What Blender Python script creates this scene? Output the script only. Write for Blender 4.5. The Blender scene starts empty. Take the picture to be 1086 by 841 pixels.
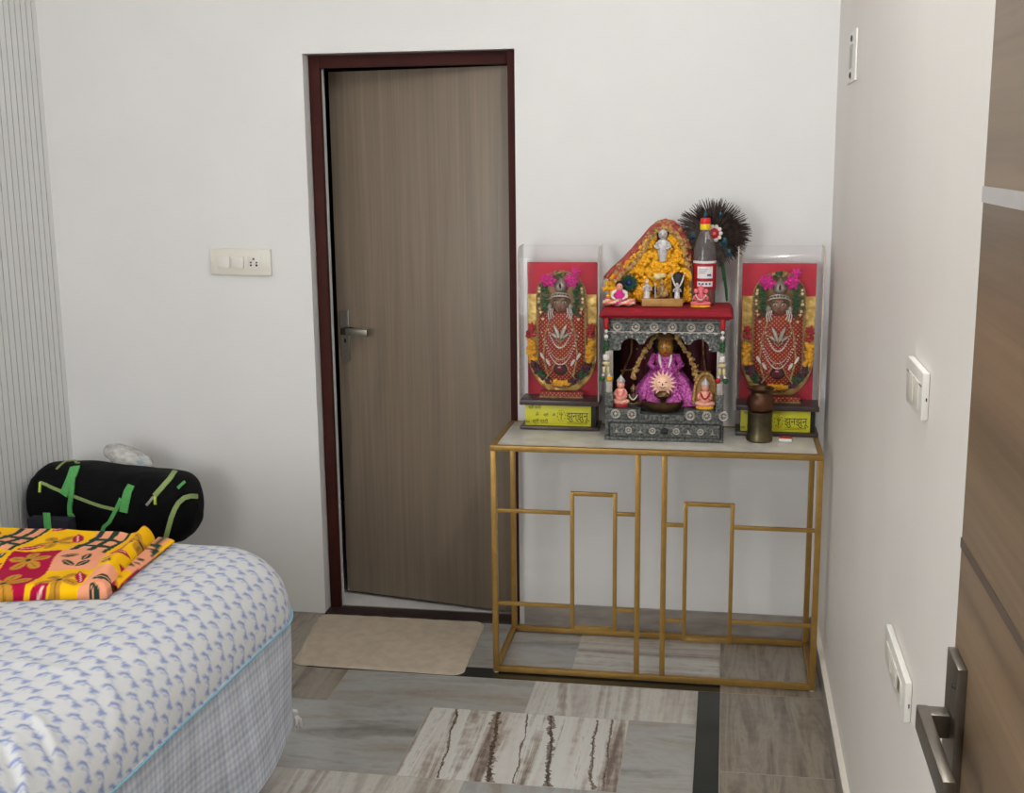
import bpy, bmesh, math, random
import numpy as np
from mathutils import Vector, Matrix, noise
from mathutils.bvhtree import BVHTree

random.seed(7)
PI = math.pi
SC = bpy.context.scene
COL = SC.collection

# ------------------------------------------------------------------ camera data
CAM = Vector((-0.35106, -4.34367, 1.75025))
RC = Matrix(((0.985412878, -0.168635180, -0.022883097),
             (0.169855002, 0.966280645, 0.193522593),
             (-0.010523223, -0.194586464, 0.980828920)))
FPX = 1307.74

def ray(px, py):
    return (RC @ Vector(((px - 543) / FPX, 1, -(py - 420.5) / FPX))).normalized()

def at(px, py, ax, val):
    d = ray(px, py)
    return CAM + d * ((val - CAM[ax]) / d[ax])

# ------------------------------------------------------------------ materials
def lin(c):
    out = []
    for v in c:
        v /= 255.0
        out.append(v / 12.92 if v <= 0.04045 else ((v + 0.055) / 1.055) ** 2.4)
    return (out[0], out[1], out[2], 1)

def new_mat(name):
    m = bpy.data.materials.new(name)
    m.use_nodes = True
    nt = m.node_tree
    return m, nt, nt.nodes, nt.links, nt.nodes['Principled BSDF']

def mat(name, rgb, rough=.5, metal=0.0, var=.06, scale=30, bump=0.0, bscale=None, rgb2=None, stretch=None, **kw):
    m, nt, N, L, P = new_mat(name)
    tc = N.new('ShaderNodeTexCoord')
    mp = N.new('ShaderNodeMapping')
    L.new(tc.outputs['Object'], mp.inputs['Vector'])
    if stretch: mp.inputs['Scale'].default_value = stretch
    nz = N.new('ShaderNodeTexNoise'); nz.inputs['Scale'].default_value = scale
    nz.inputs['Detail'].default_value = 4
    L.new(mp.outputs[0], nz.inputs['Vector'])
    cr = N.new('ShaderNodeValToRGB')
    a = lin(rgb)
    if rgb2:
        c0, c1 = lin(rgb2), a
    else:
        c0 = tuple(x * (1 - var) for x in a[:3]) + (1,)
        c1 = tuple(min(1, x * (1 + var)) for x in a[:3]) + (1,)
    cr.color_ramp.elements[0].color = c0; cr.color_ramp.elements[0].position = .35
    cr.color_ramp.elements[1].color = c1; cr.color_ramp.elements[1].position = .65
    L.new(nz.outputs['Fac'], cr.inputs['Fac'])
    L.new(cr.outputs['Color'], P.inputs['Base Color'])
    P.inputs['Roughness'].default_value = rough
    P.inputs['Metallic'].default_value = metal
    for k, v in kw.items():
        P.inputs[k.replace('_', ' ')].default_value = v
    if bump:
        n2 = N.new('ShaderNodeTexNoise'); n2.inputs['Scale'].default_value = bscale or scale * 4
        n2.inputs['Detail'].default_value = 5
        L.new(mp.outputs[0], n2.inputs['Vector'])
        b = N.new('ShaderNodeBump'); b.inputs['Strength'].default_value = bump
        b.inputs['Distance'].default_value = .004
        L.new(n2.outputs['Fac'], b.inputs['Height']); L.new(b.outputs[0], P.inputs['Normal'])
    return m

def attr_mat(name, rough=.85, bump=.15, bscale=400):
    m, nt, N, L, P = new_mat(name)
    a = N.new('ShaderNodeAttribute'); a.attribute_name = 'pattern'
    L.new(a.outputs['Color'], P.inputs['Base Color'])
    P.inputs['Specular IOR Level'].default_value = .15
    P.inputs['Roughness'].default_value = rough
    n2 = N.new('ShaderNodeTexNoise'); n2.inputs['Scale'].default_value = bscale
    tc = N.new('ShaderNodeTexCoord'); L.new(tc.outputs['Object'], n2.inputs['Vector'])
    b = N.new('ShaderNodeBump'); b.inputs['Strength'].default_value = bump; b.inputs['Distance'].default_value = .002
    L.new(n2.outputs['Fac'], b.inputs['Height']); L.new(b.outputs[0], P.inputs['Normal'])
    return m

def dots_mat(name, rgb, rgbd, scale, size=.32, rough=.6):
    m, nt, N, L, P = new_mat(name)
    tc = N.new('ShaderNodeTexCoord'); mp = N.new('ShaderNodeMapping')
    mp.inputs['Rotation'].default_value = (0, PI / 4, 0)
    mp2 = N.new('ShaderNodeMapping'); mp2.inputs['Scale'].default_value = (scale, 0, scale)
    L.new(tc.outputs['Object'], mp.inputs['Vector']); L.new(mp.outputs[0], mp2.inputs['Vector'])
    v = N.new('ShaderNodeTexVoronoi'); v.inputs['Randomness'].default_value = 0; v.inputs['Scale'].default_value = 1
    L.new(mp2.outputs[0], v.inputs['Vector'])
    lt = N.new('ShaderNodeMath'); lt.operation = 'LESS_THAN'; lt.inputs[1].default_value = size
    L.new(v.outputs['Distance'], lt.inputs[0])
    mx = N.new('ShaderNodeMix'); mx.data_type = 'RGBA'
    mx.inputs[6].default_value = lin(rgb); mx.inputs[7].default_value = lin(rgbd)
    L.new(lt.outputs[0], mx.inputs[0]); L.new(mx.outputs[2], P.inputs['Base Color'])
    P.inputs['Roughness'].default_value = rough
    return m

def clear_mat(name, tint=(1, 1, 1, 1), gloss=.10, haze=.05, hazecol=(.8, .8, .78, 1), rough=.04):
    m, nt, N, L, P = new_mat(name)
    out = N['Material Output']
    tr = N.new('ShaderNodeBsdfTransparent'); tr.inputs['Color'].default_value = tint
    gl = N.new('ShaderNodeBsdfGlossy'); gl.inputs['Roughness'].default_value = rough
    df = N.new('ShaderNodeBsdfDiffuse'); df.inputs['Color'].default_value = hazecol
    lw = N.new('ShaderNodeFresnel'); lw.inputs['IOR'].default_value = 1.45
    nz = N.new('ShaderNodeTexNoise'); nz.inputs['Scale'].default_value = 6
    ml = N.new('ShaderNodeMath'); ml.operation = 'MULTIPLY'; ml.inputs[1].default_value = haze * 2
    L.new(nz.outputs['Fac'], ml.inputs[0])
    m1 = N.new('ShaderNodeMixShader'); L.new(ml.outputs[0], m1.inputs[0]); L.new(tr.outputs[0], m1.inputs[1]); L.new(df.outputs[0], m1.inputs[2])
    mg = N.new('ShaderNodeMath'); mg.operation = 'MULTIPLY'; mg.inputs[1].default_value = gloss; L.new(lw.outputs[0], mg.inputs[0])
    m2 = N.new('ShaderNodeMixShader'); L.new(mg.outputs[0], m2.inputs[0]); L.new(m1.outputs[0], m2.inputs[1]); L.new(gl.outputs[0], m2.inputs[2])
    L.new(m2.outputs[0], out.inputs['Surface'])
    return m

def wood_mat(name, dark, light, axis='z', scale=1.0, rough=.45, band=None):
    """straight grained laminate, grain runs along the named axis of the object"""
    m, nt, N, L, P = new_mat(name)
    tc = N.new('ShaderNodeTexCoord')
    def layer(across, along, detail, dist):
        mp = N.new('ShaderNodeMapping')
        s = [across * scale] * 3; s['xyz'.index(axis)] = along * scale
        mp.inputs['Scale'].default_value = s
        L.new(tc.outputs['Object'], mp.inputs['Vector'])
        n = N.new('ShaderNodeTexNoise'); n.inputs['Scale'].default_value = 1
        n.inputs['Detail'].default_value = detail; n.inputs['Distortion'].default_value = dist
        L.new(mp.outputs[0], n.inputs['Vector'])
        return n
    n1 = layer(9, .55, 3, 1.2); n2 = layer(90, 1.6, 6, .4); n3 = layer(3, .5, 2, 0)
    a = N.new('ShaderNodeMath'); a.operation = 'MULTIPLY_ADD'; a.inputs[1].default_value = .5
    L.new(n1.outputs['Fac'], a.inputs[0])
    b = N.new('ShaderNodeMath'); b.operation = 'MULTIPLY'; b.inputs[1].default_value = .35
    L.new(n2.outputs['Fac'], b.inputs[0]); L.new(b.outputs[0], a.inputs[2])
    c = N.new('ShaderNodeMath'); c.operation = 'MULTIPLY_ADD'; c.inputs[1].default_value = .25
    L.new(n3.outputs['Fac'], c.inputs[0]); L.new(a.outputs[0], c.inputs[2])
    cr = N.new('ShaderNodeValToRGB')
    cr.color_ramp.elements[0].color = lin(dark); cr.color_ramp.elements[0].position = .38
    cr.color_ramp.elements[1].color = lin(light); cr.color_ramp.elements[1].position = .68
    L.new(c.outputs[0], cr.inputs['Fac']); L.new(cr.outputs['Color'], P.inputs['Base Color'])
    P.inputs['Roughness'].default_value = rough
    bm_ = N.new('ShaderNodeBump'); bm_.inputs['Strength'].default_value = .12; bm_.inputs['Distance'].default_value = .002
    L.new(n2.outputs['Fac'], bm_.inputs['Height']); L.new(bm_.outputs[0], P.inputs['Normal'])
    return m

def marble_mat(name, stops, freq=7.0, stretch=.7, rough=.22, dist=1.0):
    """banded polished marble; U runs across the bands (UV in metres)"""
    m, nt, N, L, P = new_mat(name)
    uv = N.new('ShaderNodeUVMap'); uv.uv_map = 'UVMap'
    mp = N.new('ShaderNodeMapping'); mp.inputs['Scale'].default_value = (freq, stretch, 1)
    L.new(uv.outputs[0], mp.inputs['Vector'])
    n1 = N.new('ShaderNodeTexNoise'); n1.inputs['Scale'].default_value = 1; n1.inputs['Detail'].default_value = 6
    n1.inputs['Roughness'].default_value = .62; n1.inputs['Distortion'].default_value = dist
    L.new(mp.outputs[0], n1.inputs['Vector'])
    n2 = N.new('ShaderNodeTexNoise'); n2.inputs['Scale'].default_value = 28; n2.inputs['Detail'].default_value = 5
    L.new(uv.outputs[0], n2.inputs['Vector'])
    mul = N.new('ShaderNodeMath'); mul.operation = 'MULTIPLY_ADD'; mul.inputs[1].default_value = .16
    L.new(n2.outputs['Fac'], mul.inputs[0]); L.new(n1.outputs['Fac'], mul.inputs[2])
    cr = N.new('ShaderNodeValToRGB'); e = cr.color_ramp.elements
    for i, (p, c) in enumerate(stops):
        el = e[i] if i < 2 else e.new(p)
        el.position = p; el.color = lin(c)
    L.new(mul.outputs[0], cr.inputs['Fac']); L.new(cr.outputs['Color'], P.inputs['Base Color'])
    P.inputs['Roughness'].default_value = rough
    return m

# ------------------------------------------------------------------ mesh builder
ORI = {}

class MB:
    def __init__(s):
        s.bm = bmesh.new(); s.mats = []; s.cur = 0; s.uv = None
    def m(s, material):
        if material not in s.mats: s.mats.append(material)
        s.cur = s.mats.index(material); return s
    def _new(s, verts):
        vs = set(verts)
        for v in verts:
            for f in v.link_faces:
                if f.index == -1 or not f.tag:
                    f.material_index = s.cur; f.tag = True
    def box(s, x0, x1, y0, y1, z0, z1, bevel=0, M=None):
        r = bmesh.ops.create_cube(s.bm, size=1)
        vs = r['verts']
        for v in vs:
            v.co = Vector(((x0 + x1) / 2 + v.co.x * (x1 - x0), (y0 + y1) / 2 + v.co.y * (y1 - y0), (z0 + z1) / 2 + v.co.z * (z1 - z0)))
            if M: v.co = M @ v.co
        s._new(vs)
        if bevel:
            es = list({e for v in vs for e in v.link_edges})
            rr = bmesh.ops.bevel(s.bm, geom=es, offset=bevel, segments=2, profile=.6, affect='EDGES')
            for f in rr['faces']: f.material_index = s.cur; f.tag = True
        return s
    def sph(s, c, r, sc=(1, 1, 1), sub=2, jit=0, M=None):
        rr = bmesh.ops.create_icosphere(s.bm, subdivisions=sub, radius=1)
        for v in rr['verts']:
            k = r * (1 + random.uniform(-jit, jit))
            p = Vector((v.co.x * sc[0] * k, v.co.y * sc[1] * k, v.co.z * sc[2] * k))
            if M: p = M @ p
            v.co = Vector(c) + p
        s._new(rr['verts']); return s
    def tube(s, pts, r, seg=8, cap=True, closed=False):
        pts = [Vector(p) for p in pts]; n = len(pts)
        rs = r if isinstance(r, (list, tuple)) else [r] * n
        rings = []; up = None
        for i, p in enumerate(pts):
            if closed: t = pts[(i + 1) % n] - pts[i - 1]
            else: t = pts[min(i + 1, n - 1)] - pts[max(i - 1, 0)]
            t = t.normalized() if t.length > 1e-9 else Vector((0, 0, 1))
            if up is None: up = t.orthogonal().normalized()
            up = (up - t * up.dot(t))
            up = up.normalized() if up.length > 1e-6 else t.orthogonal().normalized()
            w = t.cross(up)
            rings.append([s.bm.verts.new(p + (up * math.cos(2 * PI * k / seg) + w * math.sin(2 * PI * k / seg)) * rs[i]) for k in range(seg)])
        for i in range(n if closed else n - 1):
            a, b = rings[i], rings[(i + 1) % n]
            for k in range(seg):
                s._f([a[k], a[(k + 1) % seg], b[(k + 1) % seg], b[k]])
        if cap and not closed:
            s._f(rings[0][::-1]); s._f(rings[-1])
        return s
    def _f(s, vs):
        try:
            f = s.bm.faces.new(vs); f.material_index = s.cur; f.tag = True; return f
        except ValueError:
            return None
    def bar(s, a, b, w):
        """square bar of width w between two points on an axis"""
        lo = [min(a[i], b[i]) - w / 2 for i in range(3)]; hi = [max(a[i], b[i]) + w / 2 for i in range(3)]
        ax = max(range(3), key=lambda i: abs(a[i] - b[i]))
        lo[ax] += w / 2; hi[ax] -= w / 2
        return s.box(lo[0], hi[0], lo[1], hi[1], lo[2], hi[2], bevel=w * .08)
    def lathe(s, c, prof, seg=24, M=None, sy=1.0):
        c = Vector(c); rings = []
        for (r, z) in prof:
            row = []
            for k in range(seg):
                p = Vector((max(r, 1e-5) * math.cos(2 * PI * k / seg), sy * max(r, 1e-5) * math.sin(2 * PI * k / seg), z))
                if M: p = M @ p
                row.append(s.bm.verts.new(c + p))
            rings.append(row)
        for a, b in zip(rings, rings[1:]):
            for k in range(seg): s._f([a[k], a[(k + 1) % seg], b[(k + 1) % seg], b[k]])
        s._f(rings[0][::-1]); s._f(rings[-1])
        return s
    def prism(s, pts, y0, y1):
        """outline in x,z extruded from y0 to y1"""
        a = [s.bm.verts.new((x, y0, z)) for x, z in pts]; b = [s.bm.verts.new((x, y1, z)) for x, z in pts]
        fa = s._f(a); fb = s._f(b[::-1]); n = len(pts)
        for i in range(n): s._f([a[i], b[i], b[(i + 1) % n], a[(i + 1) % n]])
        r = bmesh.ops.triangulate(s.bm, faces=[f for f in (fa, fb) if f])
        for f in r['faces']: f.material_index = s.cur
        return s
    def pillow(s, pts, y0, depth, rings=5, wob=0):
        """convex outline in x,z swelling towards -y"""
        cx = sum(p[0] for p in pts) / len(pts); cz = sum(p[1] for p in pts) / len(pts); prev = None
        back = None
        for i in range(rings + 1):
            k = 1 - i / (rings + .3)
            y = y0 - depth * math.sqrt(max(0, 1 - k * k))
            row = [s.bm.verts.new((cx + (x - cx) * k, y + random.uniform(-wob, wob), cz + (z - cz) * k)) for x, z in pts]
            if prev:
                for j in range(len(pts)): s._f([prev[j], prev[(j + 1) % len(pts)], row[(j + 1) % len(pts)], row[j]])
            else: back = row
            prev = row
        s._f(prev); s._f(back[::-1])
        return s
    def grid(s, P, closed_u=False):
        """2-D list of points -> quads"""
        V = [[s.bm.verts.new(p) for p in row] for row in P]
        for i in range(len(V) - 1):
            n = len(V[i])
            for j in range(n if closed_u else n - 1):
                s._f([V[i][j], V[i][(j + 1) % n], V[i + 1][(j + 1) % n], V[i + 1][j]])
        return V
    def flower(s, c, r, n=6, tilt=None):
        M = (tilt or Matrix.Identity(3))
        for ring, (k, rr) in enumerate(((n, 1.0), (n, .62))):
            for i in range(k):
                a = 2 * PI * (i + ring * .5) / k + random.uniform(-.15, .15)
                q = M @ Vector((math.cos(a) * r * rr * .62, -r * .25 * (ring + .3), math.sin(a) * r * rr * .62))
                E = Matrix.Rotation(-a, 3, 'Y')
                s.sph(Vector(c) + q, r * .48 * (1 if ring == 0 else .8), (1, .45, .62), 1, .08, M @ E)
        s.sph(Vector(c) + M @ Vector((0, -r * .4, 0)), r * .25, sub=1)
        return s
    def build(s, name, material=None, parent=None, smooth=True, ang=40, recalc=True, label=None):
        if recalc: bmesh.ops.recalc_face_normals(s.bm, faces=s.bm.faces)
        if parent is not None: o = ORI[parent.name]
        else:
            vs = [v.co for v in s.bm.verts]
            xs = [v.x for v in vs]; ys = [v.y for v in vs]; zs = [v.z for v in vs]
            o = Vector(((min(xs) + max(xs)) / 2, (min(ys) + max(ys)) / 2, min(zs)))
        for v in s.bm.verts: v.co -= o
        me = bpy.data.meshes.new(name); s.bm.to_mesh(me); s.bm.free()
        if smooth:
            me.shade_smooth()
            me.set_sharp_from_angle(angle=math.radians(ang))
        ob = bpy.data.objects.new(name, me); COL.objects.link(ob)
        for m_ in (s.mats or [material]): me.materials.append(m_)
        if parent is not None: ob.parent = parent
        else: ob.location = o
        ORI[ob.name] = o
        if label: ob['label'] = label
        return ob

def thing(name, label, cat, loc, group=None):
    o = bpy.data.objects.new(name, None); COL.objects.link(o); o.location = loc
    o.empty_display_size = .05
    o['label'] = label; o['category'] = cat
    if group: o['group'] = group
    ORI[o.name] = Vector(loc); return o

def tag(o, label, cat, group=None):
    o['label'] = label; o['category'] = cat
    if group: o['group'] = group
    return o

def struct(o, label=None):
    o['kind'] = 'structure'
    if label: o['label'] = label
    return o

def ell(cx, cz, rx, rz, n=28, a0=0, a1=2 * PI, end=False):
    k = n if not end else n - 1
    return [(cx + rx * math.cos(a0 + (a1 - a0) * i / k), cz + rz * math.sin(a0 + (a1 - a0) * i / k)) for i in range(n)]

def text_mesh(body, size, M, material, parent, depth=.0006, name='lettering', sx=1.0):
    cu = bpy.data.curves.new('txt', 'FONT'); cu.body = body; cu.size = size; cu.extrude = depth
    cu.align_x = 'CENTER'; cu.align_y = 'CENTER'; cu.resolution_u = 3
    ob = bpy.data.objects.new('txt', cu); COL.objects.link(ob)
    bpy.context.view_layer.update()
    dg = bpy.context.evaluated_depsgraph_get()
    me = bpy.data.meshes.new_from_object(ob.evaluated_get(dg))
    bpy.data.objects.remove(ob); bpy.data.curves.remove(cu)
    o = ORI[parent.name]
    me.transform(Matrix.Translation(-o) @ M @ Matrix.Diagonal((sx, 1, 1, 1)))
    me.name = name; me.materials.clear(); me.materials.append(material)
    r = bpy.data.objects.new(name, me); COL.objects.link(r); r.parent = parent; ORI[r.name] = o
    return r

# ------------------------------------------------------------------ palette
M_WALL = mat('wall_paint', (231, 229, 227), .6, var=.015, scale=3, bump=.05, bscale=60)
M_WALLR = mat('side_wall_paint', (231, 225, 218), .5, var=.02, scale=2.5, bump=.05, bscale=60)
M_CEIL = mat('ceiling_paint', (240, 240, 238), .8, var=.01)
M_FRAME = mat('maroon_enamel', (62, 27, 22), .6, var=.12, scale=12, Specular_IOR_Level=.15)
M_WHITE = mat('white_plaster_edge', (214, 216, 218), .6, var=.04)
M_DARK = mat('unlit_room_black', (16, 15, 15), .9, var=.1)  # near-black colour stands in for the missing light beyond the door
M_TILEW = mat('pale_floor_tile', (225, 222, 220), .3, var=.03)
M_LEAF = wood_mat('grey_brown_laminate', (110, 96, 80), (136, 121, 104), 'z', 1.0, .42)
M_LEAF2 = wood_mat('oak_laminate', (88, 69, 48), (130, 106, 80), 'y', 1.0, .42)
M_STEEL = mat('brushed_steel', (150, 146, 136), .34, .9, var=.06, scale=80)
M_STEELD = mat('dark_satin_steel', (112, 104, 95), .32, .9, var=.06, scale=60)
M_ALU = mat('silver_trim', (190, 186, 184), .35, .3, var=.03)
M_GROOVE = mat('dark_groove_strip', (84, 68, 56), .5, var=.1)
M_PLATE = mat('ivory_plastic', (226, 221, 208), .35, var=.02)
M_PLATEW = mat('white_plastic', (228, 224, 216), .3, var=.02)
M_HOLE = mat('black_plastic', (28, 24, 24), .5, var=.1)
M_GOLD = mat('gold_powder_coat', (158, 122, 60), .36, .5, var=.08, scale=25)
M_STONE = mat('pale_stone_top', (212, 207, 198), .3, scale=14, rgb2=(192, 186, 176))
M_BLACKW = mat('dark_walnut_board', (58, 44, 42), .35, var=.15, scale=14)
M_YSIGN = mat('yellow_sign_board', (198, 192, 34), .45, var=.04)
M_INK = mat('black_ink', (36, 34, 16), .5, var=.1)
M_REDB = mat('red_felt_backdrop', (196, 24, 52), .7, var=.06, scale=20)
M_ACR = clear_mat('clear_acrylic', gloss=.5, haze=.012)
M_ACRS = clear_mat('acrylic_cheek', gloss=.7, haze=.13, hazecol=(.72, .64, .6, 1))
M_ACRE = mat('acrylic_edge', (196, 178, 160), .3, var=.05)
M_FOIL = mat('crinkled_gold_foil', (250, 216, 124), .3, .35, scale=45, bump=1.0, bscale=70, rgb2=(198, 150, 62))
M_OLDG = mat('dull_gilt', (140, 108, 66), .45, .5, var=.15, scale=50, bump=.4)
M_DRESS = dots_mat('red_dotted_cloth', (146, 8, 10), (214, 150, 70), 100, .22)
M_SILV = mat('bright_silver', (186, 178, 168), .34, .55, var=.12, scale=90, bump=.4, bscale=200)
M_OXID = mat('oxidised_white_metal', (116, 118, 114), .45, .4, rgb2=(50, 52, 50), scale=120, bump=.8, bscale=170)
M_OXIDP = mat('plain_white_metal', (176, 168, 158), .42, .35, var=.1, scale=60)
M_OXIDD = mat('blackened_metal', (30, 30, 30), .6, .2, var=.2)
M_TAN = mat('bronze_face', (140, 108, 86), .45, .2, var=.12, scale=60)
M_SKINP = mat('painted_pink_skin', (232, 160, 140), .45, var=.08, scale=60)
M_PINK = mat('magenta_flower', (206, 24, 132), .7, var=.15, scale=90)
M_PINK2 = mat('pink_paint', (236, 112, 122), .45, var=.1, scale=60)
M_GREEN = mat('green_leaf', (30, 84, 40), .7, var=.25, scale=90)
M_DGREEN = mat('bottle_green_velvet', (12, 62, 46), .8, var=.25, scale=60)
M_CREAM = mat('cream_bead', (222, 204, 150), .45, var=.1, scale=60)
M_PEARL = mat('white_bead', (226, 216, 208), .35, var=.05)
M_MARI = mat('marigold_petal', (250, 190, 34), .75, rgb2=(232, 156, 12), scale=110, bump=.6, bscale=240)
M_PURP = mat('dark_purple_petal', (72, 20, 40), .75, var=.25, scale=80)
M_REDP = mat('red_petal', (170, 18, 24), .6, var=.15, scale=70)
M_REDC = mat('crimson_velvet', (146, 0, 26), .75, var=.12, scale=40, bump=.25)
M_SCARF = mat('red_net_scarf', (158, 34, 40), .7, rgb2=(196, 88, 74), scale=70, bump=.4)
M_GOTA = mat('gold_lace_border', (206, 172, 108), .4, .35, rgb2=(146, 96, 46), scale=120, bump=.8)
M_MAROON = mat('maroon_velvet', (76, 8, 22), .7, var=.2, scale=50)
M_GLIT = mat('purple_glitter_cloth', (234, 118, 204), .35, .2, rgb2=(134, 16, 106), scale=150, bump=.8, bscale=260)
M_GOLDFACE = mat('gilded_face', (182, 128, 48), .4, .35, var=.15, scale=60)
M_BLACK = mat('black_hair', (20, 14, 14), .55, var=.2)
M_BRASS = mat('tarnished_brass', (92, 68, 44), .3, .75, var=.2, scale=40)
M_COPPER = mat('aged_copper', (104, 62, 40), .42, .6, rgb2=(70, 42, 30), scale=18)
M_BRONZED = mat('dull_brass_tumbler', (104, 94, 66), .38, .7, rgb2=(70, 62, 46), scale=14)
M_ROSEG = mat('polished_copper_sun', (248, 198, 168), .35, .1, var=.06, scale=60)
M_BASEG = mat('gilt_plinth', (170, 124, 66), .45, .2, var=.12, scale=50)
M_FEATH = mat('dark_peacock_barbs', (84, 66, 58), .7, rgb2=(40, 32, 30), scale=60)
M_FEATHG = mat('green_peacock_stem', (44, 92, 58), .5, var=.3, scale=60)
M_TEAL = mat('teal_feather_eye', (8, 84, 84), .45, .2, var=.2)
M_BLUE = mat('blue_feather_eye', (18, 28, 92), .4, .2, var=.2)
M_CAPR = mat('red_cap_plastic', (214, 26, 24), .4, var=.04)
M_CAPY = mat('yellow_cap_plastic', (238, 196, 20), .4, var=.04)
M_PET = clear_mat('clear_bottle_plastic', (.86, .85, .84, 1), .8, .14, (.55, .52, .5, 1), .1)
M_OIL = mat('amber_oil', (172, 66, 10), .15, var=.1, scale=8)
M_LABR = mat('red_label', (166, 16, 26), .45, var=.05)
M_LABW = mat('white_label', (226, 220, 218), .45, var=.03)
M_LABB = mat('blue_print', (60, 66, 140), .5, var=.05)
M_NAVY = mat('navy_cloth', (18, 20, 38), .75, var=.15, scale=50)
M_BAG = mat('black_nylon', (11, 11, 13), .7, var=.2, scale=40, bump=.3, bscale=500, Specular_IOR_Level=.12)
M_STRAP = mat('green_webbing', (92, 178, 94), .7, var=.12, scale=120, bump=.3, bscale=600)
M_LIME = mat('lime_zip_tape', (150, 172, 104), .65, var=.12, scale=160)
M_LIMEP = mat('lime_puller', (196, 222, 70), .5, var=.08)
M_POLY = clear_mat('thin_polythene', (.95, .94, .93, 1), .6, .42, (.85, .82, .79, 1), .25)
M_MAT = mat('beige_pile', (204, 188, 168), .95, rgb2=(190, 174, 154), scale=22, bump=1.0, bscale=300)
M_BEDW = mat('red_brown_bed_wood', (112, 66, 44), .5, rgb2=(84, 46, 30), scale=10, stretch=(1, 1, .2))
M_MATT = mat('mattress_ticking', (200, 198, 194), .9, var=.04)
M_TRIM = mat('sky_blue_piping', (132, 178, 198), .8, var=.1, scale=150)
M_GRAN = mat('black_granite', (22, 25, 24), .2, rgb2=(34, 38, 36), scale=120)
M_GROUT = mat('tile_joint_cement', (150, 144, 136), .7, var=.06)
M_SKIRT = mat('grey_marble_skirting', (158, 150, 142), .3, rgb2=(132, 124, 116), scale=9, stretch=(1, 1, 4))
M_LIP = mat('cream_skirting_lip', (222, 214, 202), .5, var=.03)
M_FIGW = mat('silver_paint_figure', (198, 194, 194), .4, .2, var=.14, scale=120)
M_ORNG = mat('orange_paint', (230, 120, 30), .5, var=.1)
M_MATCH = mat('matchbox_red', (198, 62, 36), .6, var=.1, scale=60)
# ------------------------------------------------------------------ room shell
XL, YF, ZC = -2.863, -5.2, 2.95
D1, D2, DH = -1.853, -1.088, 2.1
WT = .24
b = MB()
b.box(XL - .2, D1, 0, WT, 0, ZC); b.box(D2, .2, 0, WT, 0, ZC); b.box(D1, D2, 0, WT, DH, ZC)
struct(b.build('wall_back', M_WALL), 'white painted back wall around the inner door')
b = MB()
b.box(0, .2, -3.95, 0, 0, ZC); b.box(0, .2, YF, -4.85, 0, ZC); b.box(0, .2, -4.85, -3.95, 2.1, ZC)
struct(b.build('wall_right', M_WALLR), 'warm white painted right wall')
b = MB(); b.box(XL - .2, .2, YF - .2, YF, 0, ZC)
struct(b.build('wall_front', M_WALL))
# left wall: white cladding with narrow vertical grooves
b = MB(); pitch = .0365; y = 0.0; prof = []
M_CLAD = mat('white_cladding', (226, 226, 224), .5, var=.015, scale=4); M_GRV = mat('groove_shade_grey', (206, 207, 206), .7, var=.03)  # darker grey on the groove faces strengthens their shade
while y > YF:
    prof += [(XL, y, 0), (XL, y - pitch + .0055, 1), (XL - .006, y - pitch + .0045, 1), (XL - .006, y - pitch + .001, 1)]
    y -= pitch
pts = prof + [(XL, YF, 0), (XL - .2, YF, 0), (XL - .2, 0, 0)]
lo = [b.bm.verts.new((p[0], p[1], 0)) for p in pts]; hi = [b.bm.verts.new((p[0], p[1], ZC)) for p in pts]
b.mats = [M_CLAD, M_GRV]
for i in range(len(pts)):
    f = b._f([lo[i], lo[(i + 1) % len(pts)], hi[(i + 1) % len(pts)], hi[i]]); f.material_index = pts[i][2]
struct(b.build('wall_left', smooth=False), 'left wall clad in white panels with narrow vertical grooves')
b = MB(); b.box(XL - .2, .2, YF - .2, WT, ZC, ZC + .1)
struct(b.build('ceiling', M_CEIL))
# the dark room behind the inner door
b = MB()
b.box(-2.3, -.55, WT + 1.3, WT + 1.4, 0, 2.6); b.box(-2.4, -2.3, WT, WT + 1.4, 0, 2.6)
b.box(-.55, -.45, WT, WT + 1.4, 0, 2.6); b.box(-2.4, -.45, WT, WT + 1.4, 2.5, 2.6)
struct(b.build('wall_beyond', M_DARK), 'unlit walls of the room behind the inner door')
b = MB(); b.box(-2.4, -.45, .1, WT + 1.4, -.06, -.002)
struct(b.build('floor_beyond', M_TILEW), 'pale tiled floor behind the inner door')

# floor: marble tiles with a black granite border
C_BLUE = [(.30, (112, 109, 105)), (.46, (146, 144, 140)), (.56, (164, 163, 160)), (.66, (156, 152, 146)), (.8, (140, 130, 120))]
C_BRWH = [(.34, (112, 100, 90)), (.46, (160, 150, 140)), (.56, (194, 190, 182)), (.66, (176, 168, 160)), (.80, (138, 122, 110))]
C_STRK = [(.36, (96, 84, 76)), (.45, (168, 156, 146)), (.52, (206, 205, 200)), (.62, (198, 193, 187)), (.69, (166, 153, 143)), (.78, (112, 98, 90))]
C_BRN = [(.32, (86, 76, 66)), (.47, (122, 111, 98)), (.60, (146, 136, 122)), (.8, (104, 92, 80))]
MM = {'b': marble_mat('blue_grey_marble', C_BLUE, 7, 1.2), 'w': marble_mat('brown_white_marble', C_BRWH, 9, .6),
      's': marble_mat('streaked_marble', C_STRK, 15, .8, dist=.7), 'n': marble_mat('brown_marble', C_BRN, 14, 1.4),
      'k': M_GRAN, 'g': M_GROUT, 'v': mat('dark_brown_vein', (66, 54, 47), .25, rgb2=(96, 82, 72), scale=90), 'u': mat('brown_vein_halo', (150, 136, 124), .25, rgb2=(116, 102, 92), scale=70)}
b = MB(); uvl = b.bm.loops.layers.uv.new('UVMap')
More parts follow.
